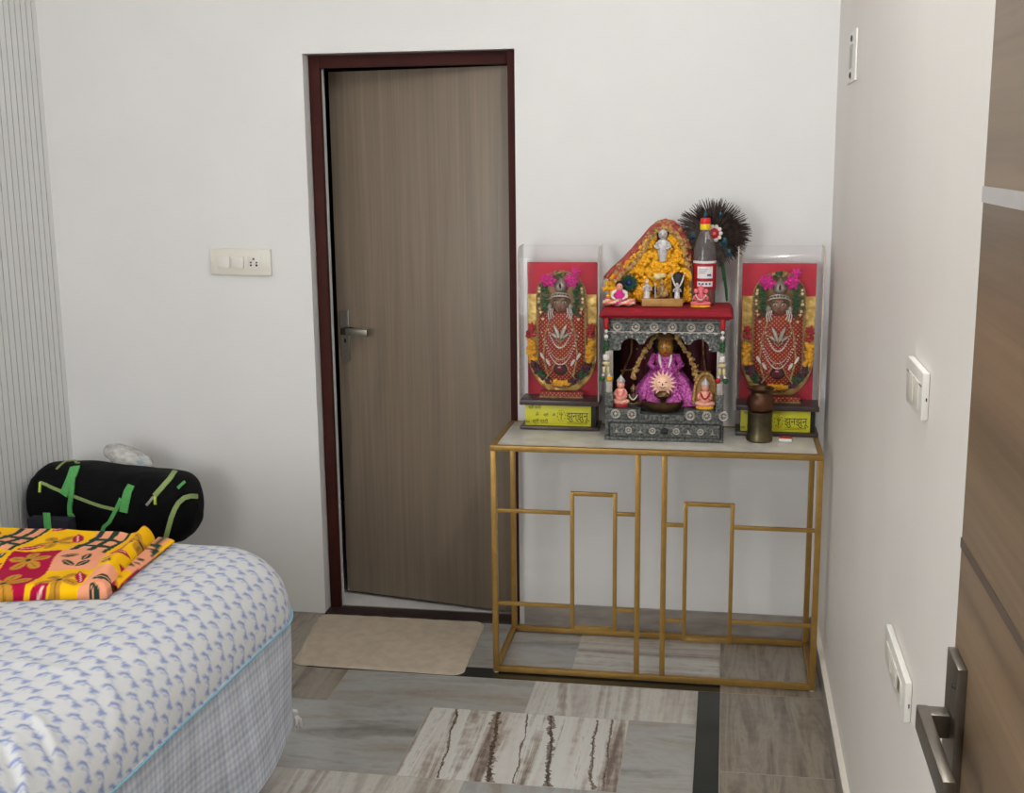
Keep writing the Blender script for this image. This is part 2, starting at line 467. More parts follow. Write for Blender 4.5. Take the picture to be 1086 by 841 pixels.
def tile(x0, x1, y0, y1, k, across='x', g=.0012):
    x0, x1, y0, y1 = x0 + g, x1 - g, y0 + g, y1 - g
    b.m(MM[k]); ou, ov = random.uniform(0, 40), random.uniform(0, 40)
    f = b._f([b.bm.verts.new(p) for p in ((x0, y0, 0), (x1, y0, 0), (x1, y1, 0), (x0, y1, 0))])
    for l in f.loops:
        p = l.vert.co; l[uvl].uv = (p.x + ou, p.y + ov) if across == 'x' else (p.y + ou, p.x + ov)
def vein(x0, y0, x1, y1, w):
    """a ragged dark vein: a brown band with a darker core, flush with the tile"""
    n = 110
    for m_, k, z in (('u', 1.5, .0002), ('v', .75, .0004)):
        b.m(MM[m_]); L_, R_ = [], []
        for i in range(n + 1):
            t = i / n; q = x0 + (x1 - x0) * t + .010 * noise.noise(Vector((x0 * 9, t * 4, 1))) + .003 * noise.noise(Vector((x0 * 5, t * 22, 1)))
            wl = w * k * max(.12, .55 + .9 * noise.noise(Vector((x0 * 7, t * 9, k))) + .8 * noise.noise(Vector((x0 * 3, t * 60, k))))
            wr = w * k * max(.12, .55 + .9 * noise.noise(Vector((x0 * 7, t * 9, k + 5))) + .8 * noise.noise(Vector((x0 * 3, t * 60, k + 7))))
            y_ = y0 + (y1 - y0) * t
            L_.append(b.bm.verts.new((q - wl, y_, z))); R_.append(b.bm.verts.new((q + wr, y_, z)))
        for i in range(n): b._f([L_[i], L_[i + 1], R_[i + 1], R_[i]])
# behind the border strip, along the back wall
xs = [-2.863, -2.30, -1.82, -1.345, -.843, -.34, 0]
for i in range(6): tile(xs[i], xs[i + 1], -.418, .0, 'nnbbwn'[i], 'y' if i in (3, 4) else 'x')
tile(-1.76, -.3375, -.500, -.418, 'k'); tile(-2.863, -1.76, -.500, -.418, 'n')
tile(-.4105, -.3375, -5.2, -.500, 'k')
for i, y in enumerate(np.arange(-.5, -5.2, -.53)):      # the column along the right wall
    tile(-.3375, 0, max(y - .53, -5.2), y, 'n', 'x')
tile(-.3375, 0, -.5, -.418, 'n', 'x')
# the field
def row(y0, y1, cuts, kinds, acr):
    for i in range(len(cuts) - 1): tile(cuts[i], cuts[i + 1], y1, y0, kinds[i], acr[i])
row(-.5, -.745, [-2.863, -2.25, -1.603, -.95, -.4105], 'bnbw', 'yxyx')
row(-.745, -1.195, [-2.863, -2.30, -1.92, -1.256, -.618, -.4105], 'nnbsb', 'xxyxy')
row(-1.195, -1.70, [-2.863, -2.2, -1.58, -1.05, -.4105], 'bwwb', 'yxxx')
yy = -1.70; i = 0
while yy > -5.2:
    y1 = max(yy - .5, -5.2)
    row(yy, y1, [-2.863, -2.25 + .2 * (i % 2), -1.6 + .2 * (i % 2), -.95, -.4105], 'bnws'[i % 4] + 'wbsn'[i % 4] + 'bn' , 'xyxy'); yy = y1; i += 1
vein(-1.031, -.749, -.985, -1.192, .013); vein(-.862, -.749, -.81, -1.192, .010); vein(-.72, -.76, -.69, -1.19, .005)
vein(-1.17, -.75, -1.13, -1.19, .004); vein(-.94, -.75, -.905, -1.19, .003); vein(-.67, -.75, -.655, -1.19, .004)
b.m(M_GROUT); b.box(XL - .2, .2, YF - .2, .1, -.08, -.0008)
fl = struct(b.build('floor', smooth=False, recalc=False), 'marble tile floor with a black granite border strip')

# skirtings
b = MB(); b.box(D2 + .02, -.012, -.012, 0, 0, .088)
struct(b.build('baseboard_back', M_SKIRT), 'grey marble skirting behind the console table')
b = MB(); b.m(M_SKIRT).box(-.012, 0, -3.95, 0, 0, .084); b.m(M_LIP).box(-.016, 0, -3.95, -.0, .084, .094)
struct(b.build('baseboard_right'), 'brown marble skirting with a cream top edge along the right wall')

# inner door: maroon frame, threshold, leaf standing ajar
FY0, FY1 = .055, .080
b = MB()
b.m(M_FRAME).box(D1 + .003, D1 + .043, FY0, FY1, 0, DH - .003, .002); b.box(D2 - .030, D2 - .002, FY0 - .03, FY1, 0, DH - .003, .002)
b.box(D1 + .043, D2 - .03, FY0, FY1, DH - .047, DH - .003, .002)
b.m(M_WHITE).box(D1 + .003, D1 + .0435, FY1, FY1 + .022, 0, DH - .05, .001)
struct(b.build('trim_1'), 'maroon painted door frame set into the back wall')
b = MB(); b.box(D1 - .0, D2, -.012, FY0 + .02, -.01, .006, .002)
struct(b.build('trim_2', mat('dark_threshold_stone', (44, 30, 30), .35, var=.15, scale=40)), 'dark stone threshold under the inner door')
HX, HY = D2 - .032, .085
LX, LY = -1.834, .228
ang = math.atan2(LY - HY, LX - HX)            # direction hinge -> free edge
LEN = math.hypot(LX - HX, LY - HY)
LM = Matrix.Translation((HX, HY, 0)) @ Matrix.Rotation(ang - PI, 4, 'Z')   # local -x runs to the free edge
door1 = bpy.data.objects.new('door_1', None); COL.objects.link(door1); door1.location = (HX, HY, .008)
ORI['door_1'] = Vector((HX, HY, .008)); struct(door1, 'grey brown laminate inner door standing ajar in the maroon frame')
b = MB(); b.box(-LEN, 0, 0, .032, .012, DH - .05, .002, LM); b.build('door_leaf', M_LEAF, door1)
hb = MB(); px0 = -LEN + .018
hb.box(px0, px0 + .036, -.008, -.0005, .957, 1.157, .0015, LM)
plate = hb.build('handle_plate', M_STEEL, door1)
hb = MB(); hb.m(M_HOLE).box(px0 + .020, px0 + .052, -.050, -.008, 1.067, 1.093, .002, LM)  # neck coloured black to imitate its dark reflection
hb.m(M_STEEL).box(px0 + .048, px0 + .140, -.062, -.044, 1.066, 1.094, .004, LM)
hb.build('door_handle', M_STEEL, plate)
hb = MB(); hb.box(px0 + .013, px0 + .021, -.0095, -.008, 1.03, 1.046, .0005, LM); hb.build('keyhole', M_HOLE, plate)

# entrance door leaf folded back against the right wall
DX = -.09; DY0, DY1 = -2.985, -3.93
door2 = bpy.data.objects.new('door_2', None); COL.objects.link(door2); door2.location = (DX + .018, DY1, .006)
ORI['door_2'] = Vector((DX + .018, DY1, .006)); struct(door2, 'oak laminate entrance door folded back against the right wall')
b = MB(); b.box(DX, DX + .036, DY1, DY0, .008, 2.05, .0015); b.build('door_leaf', M_LEAF2, door2)
b = MB(); b.box(DX - .0012, DX + .002, DY1, DY0 + .0008, 1.694, 1.7105); b.build('silver_strip', M_ALU, door2)
b = MB(); b.box(DX - .0008, DX + .002, DY1, DY0 + .0008, 1.320, 1.331); b.build('groove_strip', M_GROOVE, door2)
for z in (.3, 1.6):
    b = MB(); b.box(0.0, DX + .03, DY1 - .012, DY1 + .03, z, z + .12, .001); b.build('hinge', M_STEEL, door2)
py0, py1 = -3.062, -2.998
hb = MB(); hb.box(DX - .010, DX, py0, py1, .94, 1.209, .0012)
plate = hb.build('handle_plate', M_STEELD, door2)
hb = MB(); hz = 1.146
hb.box(DX - .036, DX - .010, -3.040, -3.016, hz - .027, hz, .002); hb.box(DX - .043, DX - .030, -3.190, -3.016, hz - .028, hz + .001, .0025)
hb.build('door_handle', M_STEELD, plate)
hb = MB(); hb.sph((DX - .010, -3.05, 1.185), .0035, sub=1); hb.build('screw', M_HOLE, plate)

# ------------------------------------------------------------------ switch plates
sw = thing('switch_plate', 'wide ivory switch plate with two switches left of the inner door', 'switch', (-2.12, 0, 1.31))
T = Matrix.Translation((-2.12, -.0, 1.3615)) @ Matrix.Rotation(math.radians(.9), 4, 'Y')
b = MB(); b.box(-.117, .117, -.014, -.0005, -.049, .049, .004, T); b.build('cover_plate', M_PLATE, sw)
for k in (0, 1):
    b = MB(); x0 = -.088 + k * .054
    b.box(x0, x0 + .047, -.020, -.014, -.022, .020, .002, T); b.build('switch_rocker', M_PLATEW, sw)
b = MB(); b.box(.030, .074, -.0165, -.014, -.024, .022, .002, T); so = b.build('socket', M_PLATEW, sw)
b = MB()
for (x, z, r) in ((.052, .012, .0035), (.041, -.001, .003), (.063, -.001, .003), (.041, -.011, .0033), (.063, -.011, .0038)):
    b.box(x - r, x + r, -.0172, -.0163, z - r, z + r, .0008, T)
b.build('socket_hole', M_HOLE, so)

def side_plate(label, y0, y1, z0, z1, name='switch_plate', d=.013):
    t = thing(name, label, 'switch', (0, (y0 + y1) / 2, z0), 'switch plates on the right wall')
    b = MB(); b.box(-d, -.0005, y0, y1, z0, z1, min(.003, d * .3)); b.build('cover_plate', M_PLATEW, t)
    return t
X_ = -.013
ya = at(961.5, 400, 0, X_).y; yb = at(977.5, 420, 0, X_).y
za = at(962.5, 377, 0, X_).z; zb = at(961, 425, 0, X_).z
t = side_plate('squarish white switch plate midway up the right wall', yb, ya, zb, za)
yc = (ya + yb) / 2; hw = (ya - yb) / 2
for k in range(2):
    b = MB(); c = yc + (k - .5) * hw * .7
    b.box(-.0145, -.013, c - hw * .30, c + hw * .30, zb + .014, zb + .062, .0005); b.build('switch_rocker', M_PLATE, t)
b = MB(); b.box(-.014, -.012, yb + .006, ya - .006, za - .026, za - .023); b.build('shadow_line', M_STEEL, t)
b = MB(); b.box(-.006, -.004, yb - .001, yb + .002, (za + zb) / 2 - .008, (za + zb) / 2 - .002); b.build('pry_slot', M_HOLE, t)
ya = at(938.5, 680, 0, X_).y; yb = at(959.5, 740, 0, X_).y
za = at(940, 663, 0, X_).z; zb = at(937.5, 699, 0, X_).z
t = side_plate('long white switch plate low on the right wall', yb, ya, zb, za)
yc = (ya + yb) / 2; hw = (ya - yb) / 2
for k in range(3):
    b = MB(); c = yc + (1 - k) * hw * .52
    b.box(-.0148, -.013, c - hw * .22, c + hw * .22, zb + .016, za - .022, .0005)
    b.build('switch_rocker' if k < 2 else 'socket', M_PLATE, t)
b = MB(); b.box(-.0153, -.0145, yc - hw * .60, yc - hw * .44, zb + .03, zb + .055); b.build('socket_hole', M_STEEL, t)
b = MB(); b.box(-.006, -.004, yb - .001, yb + .002, (za + zb) / 2 - .01, (za + zb) / 2 - .002); b.build('pry_slot', M_HOLE, t)
ya = at(896, 60, 0, X_).y; yb = at(904.5, 60, 0, X_).y
za = at(900, 35, 0, X_).z; zb = at(900, 87, 0, X_).z
t = side_plate('small white outlet plate with two screws high on right wall', yb, ya, zb, za, 'outlet_plate', .006)
yc = (ya + yb) / 2; zc = (za + zb) / 2; hz_ = (za - zb) / 2
b = MB(); b.box(-.0080, -.006, yc - .035, yc + .035, zc - hz_ * .45, zc + hz_ * .5, .001); b.build('outlet_insert', M_STEEL, t)
for s_ in (-.72, .74):
    b = MB(); b.sph((-.0065, yc, zc + s_ * hz_), .010, (.4, 1.3, 1), 2); b.build('screw', M_HOLE, t)

# ------------------------------------------------------------------ door mat
mc = [(-1.868, -.016), (-1.217, -.010), (-1.203, -.500), (-1.815, -.492)]
nu, nv = 60, 46
def mat_pt(u, v, z):
    # rounded corners by pulling corner samples in
    r = .07
    p = [mc[0][k] * (1 - u) * (1 - v) + mc[1][k] * u * (1 - v) + mc[2][k] * u * v + mc[3][k] * (1 - u) * v for k in (0, 1)]
    w = .004 * noise.noise(Vector((u * 9, v * 9, 2)))
    return Vector((p[0] + w, p[1] + w, z))
def rr(u, v, a=.07, c=.085):
    # squircle-style clamp of unit square to rounded rectangle
    x, y_ = u * 2 - 1, v * 2 - 1; ax, ay = abs(x), abs(y_)
    cx_, cy_ = 1 - a * 2, 1 - c * 2
    if ax > cx_ and ay > cy_:
        dx, dy = (ax - cx_) / (1 - cx_), (ay - cy_) / (1 - cy_)
        m_ = max(dx, dy); l_ = math.hypot(dx, dy)
        if l_ > 0: dx, dy = dx * m_ / l_, dy * m_ / l_
        ax, ay = cx_ + dx * (1 - cx_), cy_ + dy * (1 - cy_)
    return (math.copysign(ax, x) + 1) / 2, (math.copysign(ay, y_) + 1) / 2
b = MB(); P = []
for j in range(nv + 1):
    row_ = []
    for i in range(nu + 1):
        u, v = rr(i / nu, j / nv); e = min(i, nu - i, j, nv - j)
        z = .0075 + .0022 * noise.noise(Vector((u * 13, v * 11, 5))) if e > 0 else .0015
        row_.append(mat_pt(u, v, z))
    P.append(row_)
b.grid(P)
tag(b.build('door_mat', M_MAT), 'beige rectangular pile mat lying before the inner door', 'mat')

# ------------------------------------------------------------------ console table
T1, T2, TY0, TY1, TZ = -1.106, -.032, -.4516, -.062, .80
tb = thing('console_table', 'gold framed console table with pale stone top against back wall', 'table', ((T1 + T2) / 2, (TY0 + TY1) / 2, 0))
w = .019; a = w / 2
for (x, y) in ((T1 + a, TY0 + a), (T2 - a, TY0 + a), (T1 + a, TY1 - a), (T2 - a, TY1 - a)):
    b = MB(); b.bar((x, y, .004), (x, y, TZ - w), w); lg = b.build('leg', M_GOLD, tb)
    b = MB(); b.lathe((x, y, 0), [(.008, 0), (.008, .004)], 12); b.build('foot', M_PLATEW, lg)
b = MB(); zt = TZ - a
b.bar((T1, TY0 + a, zt), (T2, TY0 + a, zt), w); b.bar((T1, TY1 - a, zt), (T2, TY1 - a, zt), w)
b.bar((T1 + a, TY0 + w, zt), (T1 + a, TY1 - w, zt), w); b.bar((T2 - a, TY0 + w, zt), (T2 - a, TY1 - w, zt), w)
b.build('top_frame', M_GOLD, tb)
b = MB(); zb_ = .004 + a
b.bar((T1 + w, TY0 + a, zb_), (T2 - w, TY0 + a, zb_), w); b.bar((T1 + w, TY1 - a, zb_), (T2 - w, TY1 - a, zb_), w)
b.bar((T1 + a, TY0 + w, zb_), (T1 + a, TY1 - w, zb_), w); b.bar((T2 - a, TY0 + w, zb_), (T2 - a, TY1 - w, zb_), w)
b.build('bottom_frame', M_GOLD, tb)
b = MB(); b.box(T1 + w, T2 - w, TY0 + w, TY1 - w, TZ - .014, TZ - .001, .001); b.build('tabletop', M_STONE, tb)
yb_ = TY0 + a; v_ = .0165
for x in (-.6175, -.532):
    b = MB(); b.bar((x, yb_, .004 + w), (x, yb_, TZ - w), v_ + .001); b.build('upright', M_GOLD, tb)
for (x0, x1, z0, z1) in ((-.834, -.692, .177, .643), (-.462, -.312, .157, .622)):
    b = MB(); q = .013
    b.bar((x0, yb_, z0 - q / 2), (x0, yb_, z1 + q / 2), q); b.bar((x1, yb_, z0 - q / 2), (x1, yb_, z1 + q / 2), q)
    b.bar((x0 + q / 2, yb_, z0), (x1 - q / 2, yb_, z0), q); b.bar((x0 + q / 2, yb_, z1), (x1 - q / 2, yb_, z1), q)
    b.build('lattice_frame', M_GOLD, tb)
for (x0, x1, z) in ((T1 + w, -.8405, .576), (-.6855, -.626, .579), (T1 + w, -.8405, .250), (-.6855, -.626, .247),
                    (-.5235, -.4685, .549), (-.3055, T2 - w, .549), (-.5235, -.4685, .220), (-.3055, T2 - w, .226)):
    b = MB(); b.bar((x0, yb_, z), (x1, yb_, z), .012); b.build('lattice_bar', M_GOLD, tb)
b = MB(); b.box(-.155, -.07, -.40, -.388, TZ - .03, TZ - .0142, .002); b.build('bracket', M_HOLE, tb)
# ------------------------------------------------------------------ acrylic display cases with decorated idols
def make_case(cx, label, seed, big_text, small_text):
    random.seed(seed)
    YC = -.132; H = .058
    cs = thing('display_case', label, 'display case', (cx, YC, TZ), 'acrylic display cases on the console table')
    def W(x, y, z): return (cx + x, YC + y, TZ + z)
    def off(pts): return [(cx + x, TZ + z) for x, z in pts]
    X0, X1 = cx - .1395, cx + .1395
    b = MB(); b.box(cx - .135, cx + .139, YC - H - .012, YC + H, TZ, TZ + .012, .002); b.build('lower_board', M_BLACKW, cs)
    b = MB(); b.box(cx - .135, cx + .139, YC - H - .008, YC + H, TZ + .086, TZ + .104, .002); b.build('upper_board', M_BLACKW, cs)
    b = MB(); b.box(cx - .119, cx + .128, YC - H + .012, YC + H - .004, TZ + .012, TZ + .086, .001); b.build('riser_block', M_HOLE, cs)
    b = MB(); b.box(cx - .119, cx + .112, YC - H + .006, YC - H + .012, TZ + .0125, TZ + .0855, .0008); sg = b.build('sign_board', M_YSIGN, cs)
    MT = Matrix.Translation((cx, YC - H + .0057, TZ)) @ Matrix.Rotation(PI / 2, 4, 'X')
    for body, x, z, size, sx in ((big_text, .064, .048, .036, .8),) + small_text:
        text_mesh(body, size, MT @ Matrix.Translation((x, z, 0)), M_INK, sg, sx=sx)
    b = MB(); b.box(cx + .028, cx + .100, YC - H + .0053, YC - H + .006, TZ + .0255, TZ + .027); 
    b.box(cx + .028, cx + .100, YC - H + .0053, YC - H + .006, TZ + .021, TZ + .022); b.build('underline', M_INK, sg)
    # small printed emblem: ring of strokes around a standing trident
    b = MB()
    pts = [(cx + .008 + .014 * math.cos(t_ * 2 * PI / 20), YC - H + .0056, TZ + .048 + .020 * math.sin(t_ * 2 * PI / 20)) for t_ in range(20)]
    for k in range(0, 20, 2): b.tube([pts[k], pts[(k + 1) % 20]], .0010, 5)
    b.tube([(cx + .008, YC - H + .0056, TZ + .034), (cx + .008, YC - H + .0056, TZ + .062)], .0012, 5)
    b.tube([(cx + .002, YC - H + .0056, TZ + .059), (cx + .003, YC - H + .0056, TZ + .052), (cx + .013, YC - H + .0056, TZ + .052), (cx + .014, YC - H + .0056, TZ + .059)], .0011, 5)
    b.build('emblem', M_INK, sg)
    # red backdrop
    b = MB(); b.box(cx - .124, cx + .122, YC + H - .009, YC + H - .004, TZ + .104, TZ + .572, .001); b.build('backdrop', M_REDB, cs)
    # acrylic cover: side cheeks with rounded front top, a bent front-and-top sheet
    r = .042; prof = [(-H, .086)] + [(-H + r - r * math.cos(a_), .632 - r + r * math.sin(a_)) for a_ in np.linspace(0, PI / 2, 9)] + [(H, .632)]
    b = MB(); t_ = .0025
    outer = [(YC + y, TZ + z) for y, z in prof]
    P = [[(X0, y, z) for y, z in outer], [(X1, y, z) for y, z in outer]]
    b.grid(P); cover = b.build('acrylic_front', M_ACR, cs)
    for xs_ in (X0, X1 - t_):
        b = MB(); poly = outer + [(YC + H, TZ + .086)]
        A = [b.bm.verts.new((xs_, y, z)) for y, z in poly]; B = [b.bm.verts.new((xs_ + t_, y, z)) for y, z in poly]
        b._f(A); b._f(B[::-1])
        b.mats = [M_ACRS]; b.cur = 0
        for i in range(len(poly)): b._f([A[i], A[(i + 1) % len(poly)], B[(i + 1) % len(poly)], B[i]])
        ck = b.build('acrylic_side', M_ACRS, cs)
        b = MB(); b.tube([(xs_ + t_ / 2, y, z) for y, z in outer], .0026, 6); b.build('polished_edge', M_ACRE, ck)
    # gilt U-shaped cloth
    o = [(-.121, .462), (-.121, .26)] + ell(0, .255, .121, .148, 22, PI, 2 * PI, True) + [(.121, .26), (.121, .462)]
    b = MB(); n = 26; P = []
    def half(z): return .121 if z > .255 else .121 * math.sqrt(max(0, 1 - ((.255 - z) / .148) ** 2))
    for j in range(34):
        z = .1085 + (.462 - .1085) * j / 33; hw = max(half(z), .02)
        P.append([W(-hw + 2 * hw * i / n, .038 - .010 * math.sin(PI * i / n) + .005 * noise.noise(Vector((i * .45, j * .45, seed))), z) for i in range(n + 1)])
    b.grid(P); b.build('gold_cloth', M_FOIL, cs)
    # base strip
    b = MB(); b.box(cx - .072, cx + .078, YC - .012, YC + .03, TZ + .104, TZ + .124, .002); st = b.build('dotted_pedestal', M_DRESS, cs)
    b = MB(); b.box(cx - .074, cx + .080, YC - .014, YC - .010, TZ + .104, TZ + .109, .001); b.build('gold_braid', M_GOTA, st)
    # idol: arched plate, dress, face, crown
    idol_o = W(0, .02, .104)
    stad = [(-.086, .24)] + ell(0, .25, .086, .118, 16, PI, 2 * PI, True) + [(.086, .46)] + ell(0, .458, .086, .086, 18, 0, PI, True)
    b = MB(); b.prism(off(stad), YC + .020, YC + .027); idol = b.build('idol', M_OLDG, cs, label='decorated deity idol on an arched gilt plate')
    b = MB(); b.tube([W(x, .019, z) for x, z in stad], .0028, 6, closed=True); b.build('arch_rim', M_GOTA, idol)
    dr = [(-.079, .41), (-.081, .25)] + ell(0, .25, .081, .108, 16, PI, 2 * PI, True) + [(.081, .25), (.079, .41), (.03, .425), (-.03, .425)]
    b = MB(); b.pillow(off(dr), YC + .019, .030, 6); b.build('dress', M_DRESS, idol)
    b = MB()
    for s_ in (-1, 1):     # draped veil edges
        b.tube([W(s_ * .030, -.004, .40), W(s_ * .052, -.008, .33), W(s_ * .060, -.008, .25), W(s_ * .045, -.010, .185)], .0035, 6)
        b.tube([W(s_ * .010, -.010, .245), W(s_ * .030, -.012, .200), W(s_ * .052, -.004, .170)], .0028, 6)
    b.build('veil_border', M_GOTA, idol)
    b = MB(); b.pillow(off(ell(0, .432, .034, .036)), YC + .018, .030, 6); fc = b.build('face', M_TAN, idol)
    b = MB()
    for s_ in (-1, 1):
        b.m(M_PEARL).sph(W(s_ * .014, -.010, .438), .006, (1, .5, .5), 2); b.m(M_BLACK).sph(W(s_ * .014, -.0135, .438), .0032, (1, .6, 1), 1)
        b.m(M_BLACK).tube([W(s_ * .004, -.0125, .446), W(s_ * .014, -.0135, .449), W(s_ * .024, -.009, .445)], .0013, 5)
    b.m(M_TAN).sph(W(0, -.015, .430), .006, (.7, .7, 1.3), 2)
    b.m(M_REDP).sph(W(0, -.0125, .416), .006, (1.2, .4, .5), 2); b.sph(W(0, -.0145, .454), .0028, (.8, .5, 1.8), 1)
    b.build('facial_features', M_TAN, idol)
    b = MB()       # brow band, crown and whisker-like silver strands
    b.tube([W(.040 * math.sin(t), .004 - .017 * math.cos(t), .462 - .016 * (1 - math.cos(t))) for t in np.linspace(-1.2, 1.2, 17)], .0026, 7)
    b.tube([W(.034 * math.sin(t), .004 - .016 * math.cos(t), .472 - .014 * (1 - math.cos(t))) for t in np.linspace(-1.2, 1.2, 17)], .0018, 7)
    tear = [(0, .532)] + [(.024 * math.sin(t) * (1.0), .492 + .024 * math.cos(t)) for t in np.linspace(.5, 2 * PI - .5, 18)]
    b.pillow(off(tear), YC + .016, .026, 5)
    for k in range(-3, 4):
        b.sph(W(k * .010, -.010 + .0016 * k * k * .5, .4685 - .0012 * k * k), .0032, sub=1)
    for s_ in (-1, 1):
        for k in range(3):
            b.tube([W(s_ * (.024 + .006 * k), -.012, .420), W(s_ * (.028 + .007 * k), -.016, .402), W(s_ * (.022 + .008 * k), -.016, .388 - .004 * k)], .0022, 5)
        b.lathe(W(s_ * .036, -.008, .425), [(.004, -.012), (.009, -.006), (.009, .004), (.003, .01)], 10)
    cr = b.build('crown', M_SILV, idol)
    b = MB(); b.sph(W(0, -.013, .496), .006, (.7, .5, 1.5), 2); b.build('crown_gem', M_PURP, idol)
    b = MB()       # chest ornament: two curved silver feathers with a gilt boss
    for s_ in (-1, 1):
        b.m(M_SILV).tube([W(s_ * .004, -.020, .318), W(s_ * .010, -.021, .338), W(s_ * .017, -.019, .353), W(s_ * .022, -.016, .362)], [.006, .007, .0055, .002], 7)
        b.tube([W(s_ * .012, -.019, .318), W(s_ * .022, -.019, .326), W(s_ * .034, -.015, .334)], [.004, .005, .0015], 7)
    b.m(M_GOTA).sph(W(0, -.021, .316), .009, (1, .6, 1), 2)
    for k in range(10):
        a_ = 2 * PI * k / 10; b.m(M_SILV).sph(W(.013 * math.cos(a_), -.019, .316 + .013 * math.sin(a_)), .0032, sub=1)
    b.build('chest_ornament', M_SILV, idol)
    b = MB()       # pearl necklaces
    def strand(w_, ztop, zbot, n_, r_, y_):
        for k in range(n_ + 1):
            t = -1 + 2 * k / n_
            b.sph(W(w_ * t, y_ - .006 * (1 - t * t), zbot + (ztop - zbot) * t * t), r_, (1, .8, 1), 1, .1)
    strand(.042, .345, .282, 22, .0032, -.013); strand(.066, .335, .222, 34, .0028, -.010); strand(.050, .300, .240, 22, .0022, -.013)
    b.build('pearl_necklace', M_PEARL, idol)
    b = MB()
    for s_ in (-1, 1):
        for q in range(2):
            b = MB(); p0 = Vector(W(s_ * (.070 - .020 * q), -.010, .262 - .022 * q)); d = Vector((-s_ * .5, 0, -.85)).normalized()
            b.tube([p0, p0 + d * .012, p0 + d * .026], [.003, .006, .003], 7)
            b.build('jasmine_tassel', M_PEARL, cs)
    b = MB(); b.m(M_MAROON).sph(W(0, -.012, .204), .024, (1.0, .45, .85), 3, .03)
    b.m(M_PINK2).sph(W(-.002, -.0235, .214), .006, (1.2, .3, .6), 1); b.build('round_pendant', M_MAROON, cs)  # pink blob imitates a highlight on the dark pendant
    # floral garland that follows the U
    b = MB()
    def arc(t):   # t -1..1 along the U, 0 at the bottom centre
        a_ = -PI / 2 + t * PI * .62
        if abs(t) < .72: a2 = -PI / 2 + t / .72 * PI / 2; return (.104 * math.cos(a2), .27 + .117 * math.sin(a2))
        return (math.copysign(.104, t), .27 + (abs(t) - .72) / .28 * .078)
    seq = [(0, .15, M_MARI), (.18, .30, M_PURP), (.31, .38, M_GREEN), (.40, .56, M_PURP), (.58, .86, M_MARI), (.92, 1.0, M_REDP)]
    for s_ in (-1, 1):
        for (t0, t1, mm) in seq:
            b.m(mm); t = t0
            while t < t1:
                x, z = arc(s_ * t)
                for q in range(4):
                    b.sph(W(x + random.uniform(-.011, .011), .004 + random.uniform(-.006, .006), z + random.uniform(-.007, .007)), random.uniform(.007, .0105), (1, .8, .9), 1, .22)
                t += .032
    for s_ in (-1, 1):
        b.m(M_REDP).flower(W(s_ * .104, .012, .352), .015, 5)
    b.build('flower_garland', M_MARI, cs)
    # green garland with cream buds hanging from the crown
    for s_ in (-1, 1):
        b = MB()
        for k in range(13):
            t = k / 12; x = .050 + .006 * math.sin(t * PI); z = .506 - .105 * t
            b.m(M_GREEN)
            for q in range(3): b.sph(W(s_ * (x + random.uniform(-.008, .008)), -.002 + random.uniform(-.006, .004), z + random.uniform(-.004, .004)), random.uniform(.005, .008), (1.2, .7, .6), 1, .25)
        for k in range(11):
            t = k / 10; b.m(M_CREAM if k % 3 else M_GREEN).sph(W(s_ * (.072 + .004 * math.sin(t * PI) - .024 * max(0, t - .6)), -.002, .498 - .118 * t), random.uniform(.0045, .006), (1, .8, 1), 1, .12)
        b.build('leaf_garland', M_GREEN, cs)
    for s_ in (-1, 1):
        b = MB(); tl = Matrix.Rotation(.2 * s_, 3, 'Z')
        b.flower(W(s_ * .039, -.014, .515), .027, 6, tl); b.flower(W(s_ * .052, -.006, .525 + (.02 if s_ > 0 else -.008)), .018, 6, tl)
        b.build('pink_flower', M_PINK, cs)
    b = MB()
    for k in range(14): b.m(M_GREEN if k % 2 else M_GOTA).sph(W(random.uniform(-.024, .018), .004, .538 + random.uniform(-.006, .008)), .007, (1.2, .6, .7), 1, .25)
    b.build('crest_sprig', M_GREEN, cs)
    return cs

SM = (("श्री दादी", -.085, .076, .014, 1.0), ("जय", -.112, .024, .013, 1.0), ("श्री दादी", -.066, .026, .0175, 1.0),
      ("ॐ", -.076, .050, .015, 1.0), ("श्री", -.046, .050, .012, 1.0), ("ॐ", -.018, .050, .013, 1.0))
make_case(-.912, 'acrylic display case with red backdrop beside the inner door', 11, 'झुन्झुनू', SM)
make_case(-.172, 'acrylic display case with red backdrop beside the right wall, behind the copper pot', 23, 'झुनझुनू', SM)

# ------------------------------------------------------------------ silver shrine
random.seed(5)
SX, SF, SB = -.5435, -.325, -.11
sh = thing('shrine', 'small carved grey metal shrine on the console table between the display cases', 'shrine', (SX, (SF + SB) / 2, TZ))
def SW(x, y, z): return (SX + x, SF + y, TZ + z)
def soff(p): return [(SX + x, TZ + z) for x, z in p]
SD = SB - SF
def sbox(b, x0, x1, y0, y1, z0, z1, bev=.001): return b.box(SX + x0, SX + x1, SF + y0, SF + y1, TZ + z0, TZ + z1, bev)
def rosette(b, x, y, z, r):
    n = 14
    b.tube([SW(x + r * math.cos(2 * PI * k / n), y, z + r * math.sin(2 * PI * k / n)) for k in range(n)], r * .22, 5, closed=True)
    b.sph(SW(x, y, z), r * .42, (1, .5, 1), 1)
    for k in range(8):
        a_ = 2 * PI * k / 8; b.sph(SW(x + r * .68 * math.cos(a_), y, z + r * .68 * math.sin(a_)), r * .16, (1, .5, 1), 1)
def leaf_tri(b, x, y, z, s_):
    b.pillow(soff([(x - s_, z - s_ * .7), (x + s_, z - s_ * .7), (x + s_ * .3, z), (x, z + s_ * .8), (x - s_ * .3, z)]), SF + y, s_ * .4, 2)
b = MB(); sbox(b, -.197, .197, .0, SD, 0, .012); sbox(b, -.193, .193, .004, SD, .012, .066); sbox(b, -.195, .195, .001, SD, .062, .072)
b.build('plinth', M_OXID, sh)
